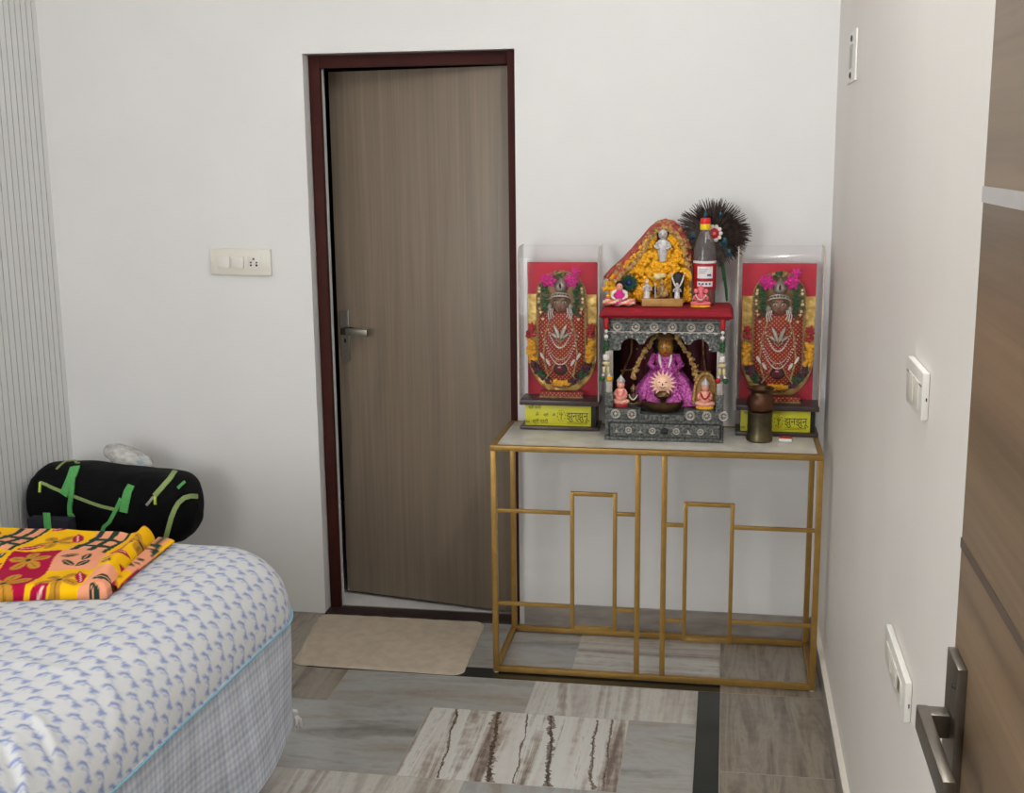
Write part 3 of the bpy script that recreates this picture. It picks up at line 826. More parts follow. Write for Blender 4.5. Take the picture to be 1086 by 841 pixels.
b = MB(); b.m(M_OXID); sbox(b, -.176, .184, -.001, .05, .0145, .058); dw = b.build('drawer', M_OXID, sh)
b = MB(); sbox(b, -.184, .190, .0006, .0035, .0125, .0615, .0005); b.build('drawer_gap', M_OXIDD, sh)
for k in range(9):
    x = -.155 + k * .0395
    if k == 4: continue
    b = MB()
    if k % 2: rosette(b, x, -.002, .036, .0095)
    else: leaf_tri(b, x, -.001, .034, .011)
    b.build('drawer_rosette' if k % 2 else 'drawer_leaf', M_OXIDP, dw)
b = MB(); b.lathe(SW(.002, -.001, .036), [(.004, -.0), (.012, .001), (.012, .006), (.0, .010)], 14, Matrix.Rotation(PI / 2, 3, 'X')); b.build('drawer_knob', M_OXIDD, dw)
for (x0, x1) in ((-.193, -.078), (.066, .193)):
    b = MB(); sbox(b, x0, x1, .006, SD, .072, .106); stp = b.build('step', M_OXID, sh)
    for k in range(2 if x0 < 0 else 3):
        b = MB(); rosette(b, x0 + .033 + k * .0545 - (.012 if x0 > 0 else 0), .005, .089, .0135); b.build('step_rosette', M_OXIDP, stp)
b = MB(); sbox(b, -.078, .066, -.006, SD, .072, .092); b.build('lamp_ledge', M_OXID, sh)
b = MB(); sbox(b, -.178, .178, .05, SD, .092, .106); b.build('inner_floor', M_OXIDD, sh)
for s_ in (-1, 1):
    b = MB(); b.m(M_OXID); sbox(b, s_ * .182 - .013, s_ * .182 + .013, .008, .032, .106, .160)
    b.m(M_OXIDP); sbox(b, s_ * .182 - .010, s_ * .182 + .010, .010, .030, .160, .196); sbox(b, s_ * .182 - .012, s_ * .182 + .012, .008, .032, .196, .306)
    b.build('pillar', M_OXIDP, sh)
    b = MB(); sbox(b, s_ * .189 - .004, s_ * .189 + .004, .034, SD, .106, .405); b.build('side_panel', M_OXIDD, sh)
b = MB(); sbox(b, -.187, .187, SD - .006, SD, .106, .405); b.build('back_panel', M_OXIDD, sh)
# multifoil arch panel
low = [(-.170, .3036)] + [(-.112 + .034 * math.cos(a_), .3036 + .041 * math.sin(a_)) for a_ in np.linspace(PI, .55, 10)] \
    + [(.068 * math.cos(a_), .318 + .048 * math.sin(a_)) for a_ in np.linspace(PI - .15, .15, 15)] \
    + [(.112 + .034 * math.cos(a_), .3036 + .041 * math.sin(a_)) for a_ in np.linspace(PI - .55, 0, 10)] + [(.170, .3036)]
lowx = [(-.195, .3036)] + low + [(.195, .3036)]
def low_z(x):
    for (xa, za_), (xb, zb_) in zip(lowx, lowx[1:]):
        if xa <= x <= xb: return za_ + (zb_ - za_) * (x - xa) / max(xb - xa, 1e-6)
    return .3036
b = MB(); xs_ = sorted(set([p[0] for p in lowx] + list(np.linspace(-.195, .195, 90))))
b.grid([[SW(x, .006, low_z(x)), SW(x, .006, .407), SW(x, .016, .407), SW(x, .016, low_z(x))] for x in xs_], closed_u=True)
arch = b.build('arch_panel', M_OXID, sh)
for k in range(6):
    b = MB(); rosette(b, -.155 + k * .060, .004, .383, .0125); b.build('arch_rosette', M_OXIDP, arch)
b = MB()
for x, z in low[1:-1:2]: b.sph(SW(x, .005, z + .007), .0032, (1, .6, 1), 1)
for k in range(13):
    x = -.165 + k * .0275; b.sph(SW(x, .005, .362 + .002 * (k % 2)), .006, (1.2, .4, .5), 1)
b.build('arch_ornament', M_OXIDP, arch)
b = MB(); b.tube([SW(-.193, .004, .366), SW(.193, .004, .366)], .0016, 5); b.tube([SW(-.193, .004, .400), SW(.193, .004, .400)], .0016, 5); b.build('arch_moulding', M_OXIDP, arch)
b = MB(); sbox(b, -.205, .207, -.004, SD, .407, .417); b.build('roof_slab', M_OXID, sh)

# red cushion cloth over the roof
b = MB(); CX0, CX1 = -.214, .220; z0 = .4215
prof_ = [(-.008, z0 - .007), (-.020, z0 - .008), (-.030, z0 + .003), (-.029, z0 + .014), (-.018, z0 + .0225), (.02, z0 + .0235), (.10, z0 + .0235), (.17, z0 + .023), (.205, z0 + .021), (.214, z0 + .010), (.208, z0 - .003), (.02, z0 - .003), (-.0055, z0 - .003)]
G = []
for j in range(61):
    v = j / 60; x = CX0 + (CX1 - CX0) * v; e = min(v, 1 - v); k = min(1, e / .03) ** .5
    row_ = []
    for (y, z) in prof_:
        w_ = .0025 * noise.noise(Vector((x * 22, y * 30, 1)))
        row_.append(SW(x, y + w_, (z0 - .0035 + (z - z0 + .0035) * k) + w_ * (z0 + .018 > z > z0 + .005) - .5 * w_ * (z < z0 - .006)))
    G.append(row_)
b.grid(G, closed_u=True)
tag(b.build('shrine_cloth', M_REDC), 'crimson velvet cloth covering the flat top of the shrine', 'cloth')
CT = z0 + .0255       # height of the cloth above the table top
ZT = TZ + CT

# ------------------------------------------------------------------ things inside the shrine
random.seed(9)
t = thing('velvet_drape', 'dark maroon velvet drape with gold lace hanging inside the shrine', 'drape', SW(0, SD - .03, .1065))
b = MB(); G = []
for j in range(12):
    z = .108 + .29 * j / 11
    G.append([SW(-.165 + .33 * i / 40, SD - .022 - .012 * abs(math.sin(i * .55)) , z) for i in range(41)])
b.grid(G); b.build('drape_cloth', M_MAROON, t)
b = MB()
for pts in ([(-.120, .355), (-.122, .27), (-.150, .20), (-.158, .17)], [(.120, .355), (.124, .27), (.130, .22), (.145, .17)], [(-.158, .205), (-.10, .212)], [(.085, .208), (.15, .208)]):
    b = MB(); b.tube([SW(x, SD - .038, z) for x, z in pts], .0035, 6); b.build('lace_edge', M_GOTA, t)
b = MB()
for k in range(10): b.sph(SW(random.uniform(-.13, .13), SD - .038, random.uniform(.22, .30)), .0045, (1, .5, 1), 1)
b.build('gold_spangles', M_GOTA, t)

idl = thing('deity_idol', 'gilded deity idol in a purple glitter skirt seated inside the shrine', 'idol', SW(0, .10, .1065))
# skirt: fan-shaped mound
b = MB(); G = []
for j in range(20):
    v = j / 19; z = .1075 + (.255 - .1075) * v; rx = .104 * (1 - v ** 1.15) + .026; ry = .044 * (1 - v) ** .8 + .022
    G.append([SW(rx * (1 + .05 * math.sin(9 * a_)) * math.cos(a_), .115 + ry * (1 + .08 * math.sin(9 * a_)) * math.sin(a_), z) for a_ in np.linspace(0, 2 * PI, 54, endpoint=False)])
b.grid(G, closed_u=True)
b.build('skirt', M_GLIT, idl)
b = MB(); b.lathe(SW(0, .115, .235), [(.034, 0), (.040, .02), (.036, .04), (.016, .055), (.013, .062)], 20, sy=.7); b.build('torso', M_GLIT, idl)
b = MB(); b.sph(SW(0, .095, .304), .030, (.9, .85, 1.15), 3); b.sph(SW(0, .068, .298), .006, (.8, .8, 1.5), 2)
hd = b.build('face', M_GOLDFACE, idl)
b = MB()
for s_ in (-1, 1):
    b.m(M_PEARL).sph(SW(s_ * .011, .071, .308), .005, (1.1, .5, .6), 2); b.m(M_BLACK).sph(SW(s_ * .011, .0685, .308), .0024, (1, .6, 1), 1)
b.m(M_REDP).sph(SW(0, .070, .286), .006, (1.2, .5, .5), 1); b.sph(SW(0, .069, .322), .004, (.8, .5, 1.8), 1)
b.build('facial_features', M_REDP, idl)
b = MB(); b.sph(SW(0, .128, .312), .044, (1.15, .6, 1.0), 3, .04); b.build('hair', M_BLACK, idl)
b = MB(); b.lathe(SW(0, .105, .328), [(.030, 0), (.034, .008), (.026, .02), (.014, .03), (.003, .04)], 18); b.build('crown', M_OLDG, idl)
for s_ in (-1, 1):     # lace veil falling from head to floor
    b = MB()
    for k in range(34):
        v = k / 33; x = s_ * (.030 + .075 * math.sin(v * 1.45)); z = .345 - .145 * v
        b.sph(SW(x + random.uniform(-.006, .006), .085 - .02 * v, z), .0075, (1, .5, .9), 1, .3)
    b.build('lace_veil', M_GOTA, idl)
for s_ in (-1, 1):
    b = MB(); b.tube([SW(s_ * .020, .066, .282), SW(s_ * .018, .058, .262), SW(s_ * .012, .052, .240)], [.003, .0045, .002], 7); b.build('pearl_strand', M_PEARL, idl)
    b = MB(); b.tube([SW(s_ * .038, .11, .272), SW(s_ * .052, .082, .245), SW(s_ * .034, .058, .232)], [.011, .010, .008], 9); b.build('arm', M_GLIT, idl)

# lamp
lp = thing('oil_lamp', 'brass oil lamp with a copper sunburst in front of the shrine idol', 'lamp', SW(-.006, .035, .092))
LY_ = .046
b = MB(); b.lathe(SW(-.006, LY_, .0922), [(.030, 0), (.046, .004), (.062, .016), (.070, .032), (.071, .038), (.066, .039), (.055, .026), (.030, .014), (.001, .012)], 32, sy=.65); b.build('bowl', M_BRASS, lp)
b = MB(); b.lathe(SW(-.006, LY_, .104), [(.022, 0), (.012, .006), (.007, .016), (.010, .030), (.024, .038), (.030, .043), (.028, .050), (.018, .060), (.001, .064)], 24, sy=.7); b.build('stem', M_BRASS, lp)
b = MB(); pts = []
for k in range(34):
    r_ = .048 if k % 2 == 0 else .027; a_ = 2 * PI * k / 34 + PI / 2; pts.append((-.006 + r_ * math.cos(a_), .190 + r_ * math.sin(a_)))
cf, cb = b.bm.verts.new(SW(-.006, LY_ - .0125, .190)), b.bm.verts.new(SW(-.006, LY_ - .0085, .190))
ring_ = [b.bm.verts.new(SW(x, LY_ - .0105, z)) for x, z in pts]
for k in range(len(ring_)): b._f([cf, ring_[k - 1], ring_[k]]); b._f([cb, ring_[k], ring_[k - 1]])
b.pillow(soff(ell(-.006, .190, .026, .026, 24)), SF + LY_ - .012, .009, 5)
sn = b.build('sunburst', M_ROSEG, lp)
b = MB()
for s_ in (-1, 1): b.sph(SW(-.006 + s_ * .011, LY_ - .0205, .196), .0035, (1.2, .5, .5), 1)
b.sph(SW(-.006, LY_ - .0225, .188), .003, (.8, .7, 1.6), 1); b.tube([SW(-.016, LY_ - .0195, .180), SW(-.006, LY_ - .0205, .176), SW(.004, LY_ - .0195, .180)], .0013, 5)
b.build('sun_face', M_COPPER, sn)

def small_idol(name, label, x, y, z0_, s, parts, cat='figurine'):
    """little seated painted figure; parts = colours"""
    t = thing(name, label, cat, SW(x, y, z0_), 'small painted figurines of the shrine')
    wx = parts.get('wx', 1.0)
    def V(a_, b_, c): return SW(x + a_ * s * wx, y + b_ * s * wx, z0_ + c * s)
    b = MB(); b.lathe(V(0, 0, 0), [(.42 * s, 0), (.45 * s, .04 * s), (.42 * s, .12 * s), (.36 * s, .15 * s)], 20, sy=.7) if wx == 1 else b.lathe(V(0, 0, 0), [(.42 * s * wx, 0), (.45 * s * wx, .04 * s), (.42 * s * wx, .12 * s), (.36 * s * wx, .15 * s)], 20, sy=.7); b.build('base', parts['base'], t)
    b = MB()    # body: crossed legs, belly, chest, arms
    b.sph(V(0, -.02, .42), .25 * s, (1, .85, 1.0), 3); b.sph(V(0, 0, .62), .19 * s, (1.05, .8, .9), 3)
    for q in (-1, 1):
        b.tube([V(q * .14, .0, .26), V(q * .36, -.12, .22), V(q * .12, -.26, .20), V(-q * .04, -.27, .19)], [.12 * s, .11 * s, .085 * s, .05 * s], 10)
        b.tube([V(q * .17, 0, .68), V(q * .30, -.05, .55), V(q * .30, -.20, .45), V(q * .24, -.26, .50)], [.075 * s, .065 * s, .055 * s, .045 * s], 9)
    b.build('body', parts['body'], t)
    b = MB(); b.sph(V(0, -.04, .90), .17 * s, (.95, .9, 1.05), 3)
    if parts.get('trunk'):
        b.tube([V(0, -.17, .90), V(0, -.25, .76), V(.03, -.29, .60), V(.10, -.28, .52), V(.13, -.27, .57)], [.075 * s, .065 * s, .05 * s, .035 * s, .025 * s], 9)
        for q in (-1, 1): b.sph(V(q * .22, 0, .90), .13 * s, (.9, .25, 1.1), 2)
    else: b.sph(V(0, -.19, .88), .03 * s, (.8, .8, 1.4), 1)
    b.build('head', parts['body'], t)
    b = MB()
    for q in (-1, 1): b.sph(V(q * .065, -.185, .93), .022 * s, sub=1)
    b.build('eye', M_BLACK, t)
    b = MB(); b.lathe(V(0, -.02, 1.0), [(.17 * s, 0), (.18 * s, .05 * s), (.12 * s, .14 * s), (.05 * s, .22 * s), (.01 * s, .30 * s)], 16); b.build('crown', parts['crown'], t)
    b = MB(); n_ = 13
    for k in range(n_):
        u = -1 + 2 * k / (n_ - 1); b.sph(V(.22 * u, -.20 - .07 * (1 - u * u), .44 + .24 * u * u), .045 * s, sub=1)
    b.build('garland', parts['garland'], t)
    return t, V
t, V = small_idol('figurine', 'pink painted figurine with a silver turban inside the shrine, at its left pillar', -.146, .045, .1065, .084,
           {'wx': .72, 'base': M_REDP, 'body': M_SKINP, 'crown': M_FIGW, 'garland': M_PINK2})
t, V = small_idol('figurine', 'pink painted figurine with a gilded arch inside the shrine, at its right pillar', .134, .045, .1065, .080,
           {'wx': .85, 'base': M_MARI, 'body': M_SKINP, 'crown': M_FIGW, 'garland': M_REDP})
b = MB(); pts = [V(.55 * math.cos(a_) , .22, .1 + 1.35 * math.sin(a_) ** .8) for a_ in np.linspace(.02, PI - .02, 20)]
b.tube(pts, .007, 7); b.build('gilded_arch', M_GOTA, t)
b = MB(); pts = [(v[0], v[2]) for v in pts]; b.prism(pts, SF + .045 + .017, SF + .045 + .020); b.build('arch_panel', M_BASEG, t)
t, V = small_idol('figurine', 'little dark brown figurine beside the purple skirt inside the shrine', -.104, .050, .1065, .060,
           {'base': M_OXIDD, 'body': M_BRASS, 'crown': M_OLDG, 'garland': M_PEARL})

# hanging bead strings at both front pillars
def bead_string(x, label, ends):
    t = thing('bead_hanging', label, 'bead hanging', SW(x, -.012, .19), 'bead hangings on the shrine')
    def bead(p, prof_, m): 
        b = MB(); b.lathe(p, prof_, 12); b.build('bead', m, t)
    y = -.014
    cyl = lambda r_, h_: [(r_ * .7, 0), (r_, h_ * .12), (r_, h_ * .88), (r_ * .7, h_)]
    ball = lambda r_: [(r_ * math.sin(q), -r_ * math.cos(q)) for q in np.linspace(.1, PI - .1, 8)]
    b = MB(); b.tube([SW(x, y, .438), SW(x, y, .275)], .0012, 5); b.tube([SW(x, y, .280), SW(x - .012, y, .215)], .001, 5); b.tube([SW(x, y, .280), SW(x + .012, y, .215)], .001, 5)
    b.build('thread', M_PEARL, t)
    bead(SW(x, y, .377), cyl(.0085, .036), M_REDP); bead(SW(x, y, .370), ball(.0062), M_PEARL); bead(SW(x, y, .352), ball(.0070), M_PEARL)
    bead(SW(x, y, .322), cyl(.0085, .017), M_GREEN); bead(SW(x, y, .304), cyl(.0085, .016), M_GREEN)
    bead(SW(x, y, .274), cyl(.0105, .020), M_PEARL); bead(SW(x, y, .258), [(.004, 0), (.013, .003), (.013, .008), (.004, .011)], M_CREAM)
    for q in (-1, 1):
        bead(SW(x + q * .007, y, .232), cyl(.005, .020), M_CREAM); bead(SW(x + q * .010, y, .222), ball(.0045), M_PEARL)
        bead(SW(x + q * .0125, y, .2115), ball(.0095), ends[(q + 1) // 2])
bead_string(-.190, 'bead string with green and yellow end balls hanging at left shrine pillar', (M_GREEN, M_MARI))
bead_string(.187, 'bead string with red and green end balls hanging at right shrine pillar', (M_REDP, M_GREEN))
# ------------------------------------------------------------------ things on top of the shrine
random.seed(21)
YM = -.195
def mp(px, py, y=YM): return at(px, py, 1, y)
def inpoly(p, poly):
    c = False; n = len(poly)
    for i in range(n):
        (x1, y1), (x2, y2) = poly[i], poly[i - 1]
        if (y1 > p[1]) != (y2 > p[1]) and p[0] < (x2 - x1) * (p[1] - y1) / (y2 - y1) + x1: c = not c
    return c
out_px = [(641, 306), (646, 296), (655, 288), (668, 275), (680, 262), (690, 249), (699, 241), (712, 242), (722, 254), (727, 272), (731, 300), (732, 326), (690, 327), (655, 326), (645, 318)]
OUT = [(mp(*p).x, mp(*p).z) for p in out_px]
OUT = [(x, max(z, ZT + .0005)) for x, z in OUT]
b = MB(); b.prism([(x * .93 + .07 * mp(697, 300).x, max(ZT + .0005, z * .93 + .07 * mp(697, 300).z)) for x, z in OUT], YM, YM + .06)
tag(b.build('idol_throne', M_MAROON), 'maroon backrest half buried under the marigolds on top of the shrine', 'throne')
niche = mp(703, 255)
GX = mp(697, 305).x
b = MB(); b.pillow([(x * .95 + .05 * GX, z * .95 + .05 * (ZT + .12)) for x, z in OUT], YM - .0005, .014, 4); cnt = 0
while cnt < 620:
    x = random.uniform(OUT[0][0], OUT[11][0]); z = random.uniform(ZT, mp(700, 241).z)
    if not inpoly((x, z), OUT): continue
    if ((x - niche.x) / .023) ** 2 + ((z - niche.z) / .050) ** 2 < 1: continue
    if z < ZT + .012: continue
    yy_ = YM - .012 - .022 * max(0, 1 - ((x - GX) / .14) ** 2) * max(0, 1.1 - (z - ZT) / .3) + random.uniform(-.006, .004)
    b.sph((x, yy_, z), random.uniform(.007, .0105), (1, .8, .9), 1, .24); cnt += 1
tag(b.build('marigold_garland', M_MARI, ang=20), 'heap of yellow marigold garland draped over the top of the shrine', 'flower garland')
# net scarf with gold lace
b = MB()
ridge = [(643, 296), (652, 286), (662, 278), (672, 268), (681, 257), (689, 247), (697, 240), (705, 237.5), (713, 240), (721, 247), (727, 258), (731, 272), (732, 284)]
RP = [mp(*p) for p in ridge]; G = []; GL = []
cen = mp(703, 300)
for i, p in enumerate(RP):
    d = Vector((cen.x - p.x, 0, cen.z - p.z)).normalized(); k = i / (len(RP) - 1)
    wd = .034 - .003 * i if i < 7 else .011
    r_ = []
    for j in range(9):
        v = j / 8; q = p + d * (wd * v - .016 * (1 - v)) + Vector((0, .055 - .085 * math.sin(v * PI / 2) + .006 * noise.noise(Vector((i * .8, j * .9, 4))), 0))
        r_.append(q)
    G.append(r_)
def smooth_rows(G, n=4):
    out = []
    for i in range(len(G) - 1):
        for s_ in range(n):
            t_ = s_ / n
            out.append([a_.lerp(c_, t_) + Vector((0, .003 * noise.noise(Vector((a_.x * 60, i + t_, 2))), .003 * noise.noise(Vector((a_.z * 70, i + t_, 7))))) for a_, c_ in zip(G[i], G[i + 1])])
    out.append(G[-1]); return out
G = smooth_rows(G)
scarf = thing('scarf', 'red net scarf edged with gold lace draped over the marigold heap', 'scarf', (cen.x, YM, ZT))
b.grid(G); b.build('net_cloth', M_SCARF, scarf)
b = MB(); b2 = MB()
for r_ in G:
    for q in range(2):
        p = r_[-1] + Vector((random.uniform(-.004, .004), -.006, random.uniform(-.004, .004)))
        b.sph(p, random.uniform(.006, .0085), (1, .5, 1), 1, .25)
    for q in range(3):
        if random.random() < .55: b2.sph(r_[random.randint(2, 6)] + Vector((random.uniform(-.005, .005), -.004, 0)), random.uniform(.004, .007), (1, .4, 1), 1, .3)
b.build('gold_lace', M_GOTA, scarf)
b2.build('gold_sequins', M_GOTA, scarf)['kind'] = 'stuff'
# silver idol in the niche
n0 = mp(703, 277, YM - .02)
t = thing('silver_idol', 'silver grey idol standing in the marigolds under the scarf', 'idol', (n0.x, YM - .012, n0.z))
def NW(x, y, z): return (n0.x + x, YM - .032 + y, n0.z + z)
b = MB(); b.pillow([(x, z) for x, z in ell(n0.x, n0.z + .060, .023, .060)], YM - .014, .006, 4); b.build('niche_shade', M_PURP, t)  # dark pillow stands in for the shade around the idol
b = MB(); b.lathe(NW(0, 0, 0), [(.010, 0), (.013, .012), (.017, .034), (.021, .052), (.017, .068), (.008, .074)], 18, sy=.6); b.build('body', M_FIGW, t)
for s_ in (-1, 1):
    b = MB(); b.tube([NW(s_ * .017, 0, .062), NW(s_ * .024, -.006, .048), NW(s_ * .012, -.014, .042)], [.006, .0055, .004], 8)
    b.build('arm', M_FIGW, t)
b = MB(); b.sph(NW(0, -.002, .090), .0165, (.92, .85, 1.1), 3); b.sph(NW(0, -.017, .088), .003, (.8, .7, 1.4), 1); b.sph(NW(0, .0, .108), .010, (.9, .8, .9), 2); b.build('head', M_FIGW, t)
b = MB()
for s_ in (-1, 1): b.sph(NW(s_ * .006, -.0155, .092), .0022, (1.2, .5, .7), 1)
b.sph(NW(0, -.0155, .081), .0026, (1.4, .5, .4), 1); b.build('facial_features', M_OXIDD, t)
# dark green feather eye
c = mp(667, 300, YM - .05)
t = thing('feather_rosette', 'dark green round feather rosette tucked into marigolds behind the small doll', 'feather', (c.x, c.y, c.z))
b = MB()
for k in range(70):
    a_ = 2 * PI * k / 70 + random.uniform(-.05, .05); L_ = random.uniform(.026, .034)
    b.tube([c + Vector((.006 * math.cos(a_), 0, .006 * math.sin(a_))), c + Vector((L_ * .6 * math.cos(a_), -.004, L_ * .6 * math.sin(a_))), c + Vector((L_ * math.cos(a_), random.uniform(-.003, .006), L_ * math.sin(a_)))], [.003, .0026, .0006], 4)
b.build('barbs', M_DGREEN, t)
b = MB(); b.pillow(ell(c.x, c.z, .011, .011, 18), c.y - .002, .006, 3); b.build('feather_eye', M_BLUE, t)
# small doll on folded pink and yellow cloth
p0 = mp(657, 325, -.285); zc_ = ZT
b = MB(); G = []
for j in range(25):
    v = j / 24; r_ = []
    for i in range(16):
        a_ = 2 * PI * i / 16; k = .8 + .2 * math.sin(v * PI)
        r_.append((mp(640, 322, -.285).x + .105 * v, -.285 + .030 * math.cos(a_) * k, zc_ + .0125 + .012 * math.sin(a_) * k * (1 + .2 * math.sin(v * 17))))
    G.append(r_)
b.m(M_PINK2); V_ = b.grid(G, closed_u=True)
b.bm.faces.ensure_lookup_table(); b.mats = [M_PINK2, M_CREAM, M_PINK]
for i, f in enumerate(b.bm.faces):
    f.material_index = (0, 1, 2, 1)[(i % 16 + (i // 16) // 2) // 2 % 4]
tag(b.build('folded_cloth', recalc=True), 'little striped pink and cream cloth roll under the small doll', 'cloth')
zd = ZT + .026
t = thing('doll', 'small dark haired doll in a magenta dress on the shrine top, left end', 'doll', (p0.x, -.285, zd))
def DW(x, y, z): return (p0.x + x, -.285 + y, zd + z)
b = MB(); b.lathe(DW(0, 0, 0), [(.020, 0), (.021, .006), (.014, .018), (.012, .024), (.005, .028)], 18, sy=.8); b.build('dress', M_PINK, t)
b = MB(); b.sph(DW(0, -.002, .038), .0125, (.9, .9, 1.1), 3); b.sph(DW(0, -.0135, .037), .002, (.8, .8, 1.4), 1); b.build('head', M_SKINP, t)
b = MB(); b.m(M_BLACK)
for s_ in (-1, 1): b.sph(DW(s_ * .0045, -.0128, .040), .0016, sub=1)
b.m(M_REDP).sph(DW(0, -.0125, .0325), .0018, (1.4, .5, .6), 1); b.build('facial_features', M_BLACK, t)
b = MB(); b.sph(DW(0, .003, .043), .0145, (1, .85, 1.0), 3); b.build('hair', M_BLACK, t)
for s_ in (-1, 1):
    b = MB(); b.tube([DW(s_ * .010, 0, .024), DW(s_ * .022, -.004, .018), DW(s_ * .024, -.014, .006), DW(s_ * .012, -.024, -.002)], [.0055, .006, .005, .003], 8)
    b.build('sleeve', M_PEARL, t)
# figurine group on a gilt plinth
g0, g1 = mp(680.5, 325, -.295).x, mp(724, 325, -.295).x; gc = (g0 + g1) / 2
t = thing('figurine_group', 'group of silver and gilt figurines on a gilt plinth, centre of the shrine top', 'figurine', (gc, -.275, ZT))
b = MB(); b.box(g0, g1, -.298, -.245, ZT + .0, ZT + .026, .003); b.build('plinth', M_BASEG, t)
zg = ZT + .026
def std(x, y, s, m, name):
    b = MB(); P_ = lambda q: (x + q[0] * s, y + q[1] * s, zg + q[2] * s)
    b.lathe(P_((0, 0, 0)), [(.22 * s, 0), (.20 * s, .1 * s), (.17 * s, .4 * s), (.13 * s, .52 * s), (.20 * s, .70 * s), (.10 * s, .80 * s), (.06 * s, .83 * s)], 16, sy=.75)
    b.sph(P_((0, 0, .93)), .12 * s, (.9, .9, 1.1), 2); b.sph(P_((0, -.11, .92)), .02 * s, sub=1)
    for q in (-1, 1): b.tube([P_((q * .18, 0, .68)), P_((q * .27, -.03, .5)), P_((q * .10, -.17, .48))], [.06 * s, .055 * s, .04 * s], 8)
    b.sph(P_((0, .02, 1.05)), .08 * s, (1, 1, .9), 2)
    return b.build(name, m, t)
std(mp(686, 316, -.28).x, -.278, .055, M_FIGW, 'standing_figure')
std(mp(718, 316, -.28).x, -.278, .046, M_FIGW, 'standing_figure')
xc_ = mp(703, 316, -.275).x
b = MB(); b.sph((xc_, -.275, zg + .016), .017, (1.2, .8, .85), 3); b.sph((xc_ - .002, -.275, zg + .034), .011, (.95, .8, 1.2), 3); b.sph((xc_ - .003, -.279, zg + .052), .009, (.9, .9, 1.1), 2)
b.tube([(xc_ - .008, -.276, zg + .038), (xc_ - .018, -.285, zg + .030), (xc_ - .008, -.292, zg + .022)], [.004, .004, .003], 7)
b.build('seated_figure', M_GOTA, t)
b = MB(); b.box(xc_ - .026, xc_ - .0225, -.290, -.286, zg, zg + .052, .001); b.tube([(xc_ - .022, -.288, zg + .003), (xc_ - .006, -.289, zg + .012), (xc_ + .000, -.288, zg + .040)], .0018, 6); b.build('silver_harp', M_SILV, t)
b = MB(); b.sph((xc_ + .008, -.270, zg + .010), .014, (1.2, .7, .8), 2); b.sph((xc_ - .028, -.262, zg + .024), .013, (.8, .6, 1.2), 2); b.build('velvet_seat', M_PURP, t)
b = MB(); b.sph((xc_ - .020, -.255, zg + .068), .013, (1.1, .6, .9), 2); b.sph((xc_ - .004, -.255, zg + .072), .010, (1.2, .6, .8), 2); b.build('cream_cushion', M_CREAM, t)
gx = mp(719, 296, -.25).x
b = MB(); b.lathe((gx, -.250, zg), [(.016, 0), (.019, .02), (.021, .050), (.020, .066), (.012, .080), (.002, .085)], 18, sy=.6); b.build('dark_stone_idol', M_OXIDD, t)
b = MB()
for k in range(24):
    u = -1 + 2 * k / 23; b.sph((gx + .021 * u * (1 if abs(u) < .8 else 1), -.263 - .006 * (1 - u * u), zg + .036 + .042 * u * u), .0036, sub=1)
b.build('pearl_garland', M_PEARL, t)
b = MB(); rx = mp(731, 290, -.25)
b.tube([rx + Vector((-.03, 0, .006)), rx + Vector((-.015, -.004, .014)), rx, rx + Vector((.004, 0, -.016)), rx + Vector((-.006, 0, -.022))], [.004, .007, .007, .006, .002], 8)
b.tube([rx + Vector((-.02, 0, .008)), rx + Vector((-.006, -.006, -.006)), rx + Vector((.006, 0, -.026))], [.003, .006, .002], 8)
tag(b.build('ribbon', M_MARI), 'curled golden yellow ribbon at the right edge of the marigold heap', 'ribbon')
# pink elephant headed figurine
gp = mp(743, 326, -.292)
small_idol('figurine', 'little pink elephant headed figurine with yellow feet before the oil bottle', gp.x - SX, -.292 - SF, CT, .058,
           {'wx': 1.25, 'base': M_MARI, 'body': M_PINK2, 'crown': M_PINK2, 'garland': M_PEARL, 'trunk': True})
# oil bottle
bp = mp(746.5, 320, -.215); BX, BY = bp.x, -.215
t = thing('oil_bottle', 'clear plastic oil bottle with red and yellow cap on the shrine top', 'bottle', (BX, BY, ZT))
b = MB(); b.lathe((BX, BY, ZT), [(.030, 0.0005), (.0365, .006), (.0375, .05), (.0375, .165), (.0362, .182), (.031, .205), (.023, .228), (.0160, .243), (.0145, .256)], 32); b.build('bottle_body', M_PET, t)
b = MB(); b.lathe((BX, BY, ZT), [(.029, .002), (.0350, .008), (.0352, .085), (.001, .086)], 28); b.build('oil', M_OIL, t)
b = MB(); b.m(M_LABR).lathe((BX, BY, ZT), [(.0378, .052), (.0381, .053), (.0381, .139), (.0378, .140)], 40); lb = b.build('label_wrap', M_LABR, t)
b = MB()
def patch(r_, a0, a1, z0_, z1_):
    G = [[(BX + r_ * math.sin(a_), BY - r_ * math.cos(a_), ZT + z) for a_ in np.linspace(a0, a1, 14)] for z in (z0_, z1_)]; b.grid(G)
b.m(M_LABW); patch(.0385, -.62, .78, .089, .128); patch(.0385, -.62, .78, .062, .079); patch(.0385, -1.6, 1.6, .138, .146)
b.m(M_LABB); patch(.0388, .25, .62, .097, .103)
for k in range(3): patch(.0388, -.45, .1 + .1 * k, .106 + .006 * k, .1075 + .006 * k)
for k in range(4): patch(.0388, -.5 + .3 * k, -.32 + .3 * k, .068, .074)
b.build('printed_panel', M_LABW, lb)
b = MB(); b.m(M_CAPY).lathe((BX, BY, ZT), [(.0165, .246), (.0172, .248), (.0172, .264), (.0168, .265)], 24); b.m(M_CAPR).lathe((BX, BY, ZT), [(.0166, .265), (.0170, .266), (.0166, .281), (.0145, .284)], 24); b.build('cap', M_CAPR, t)
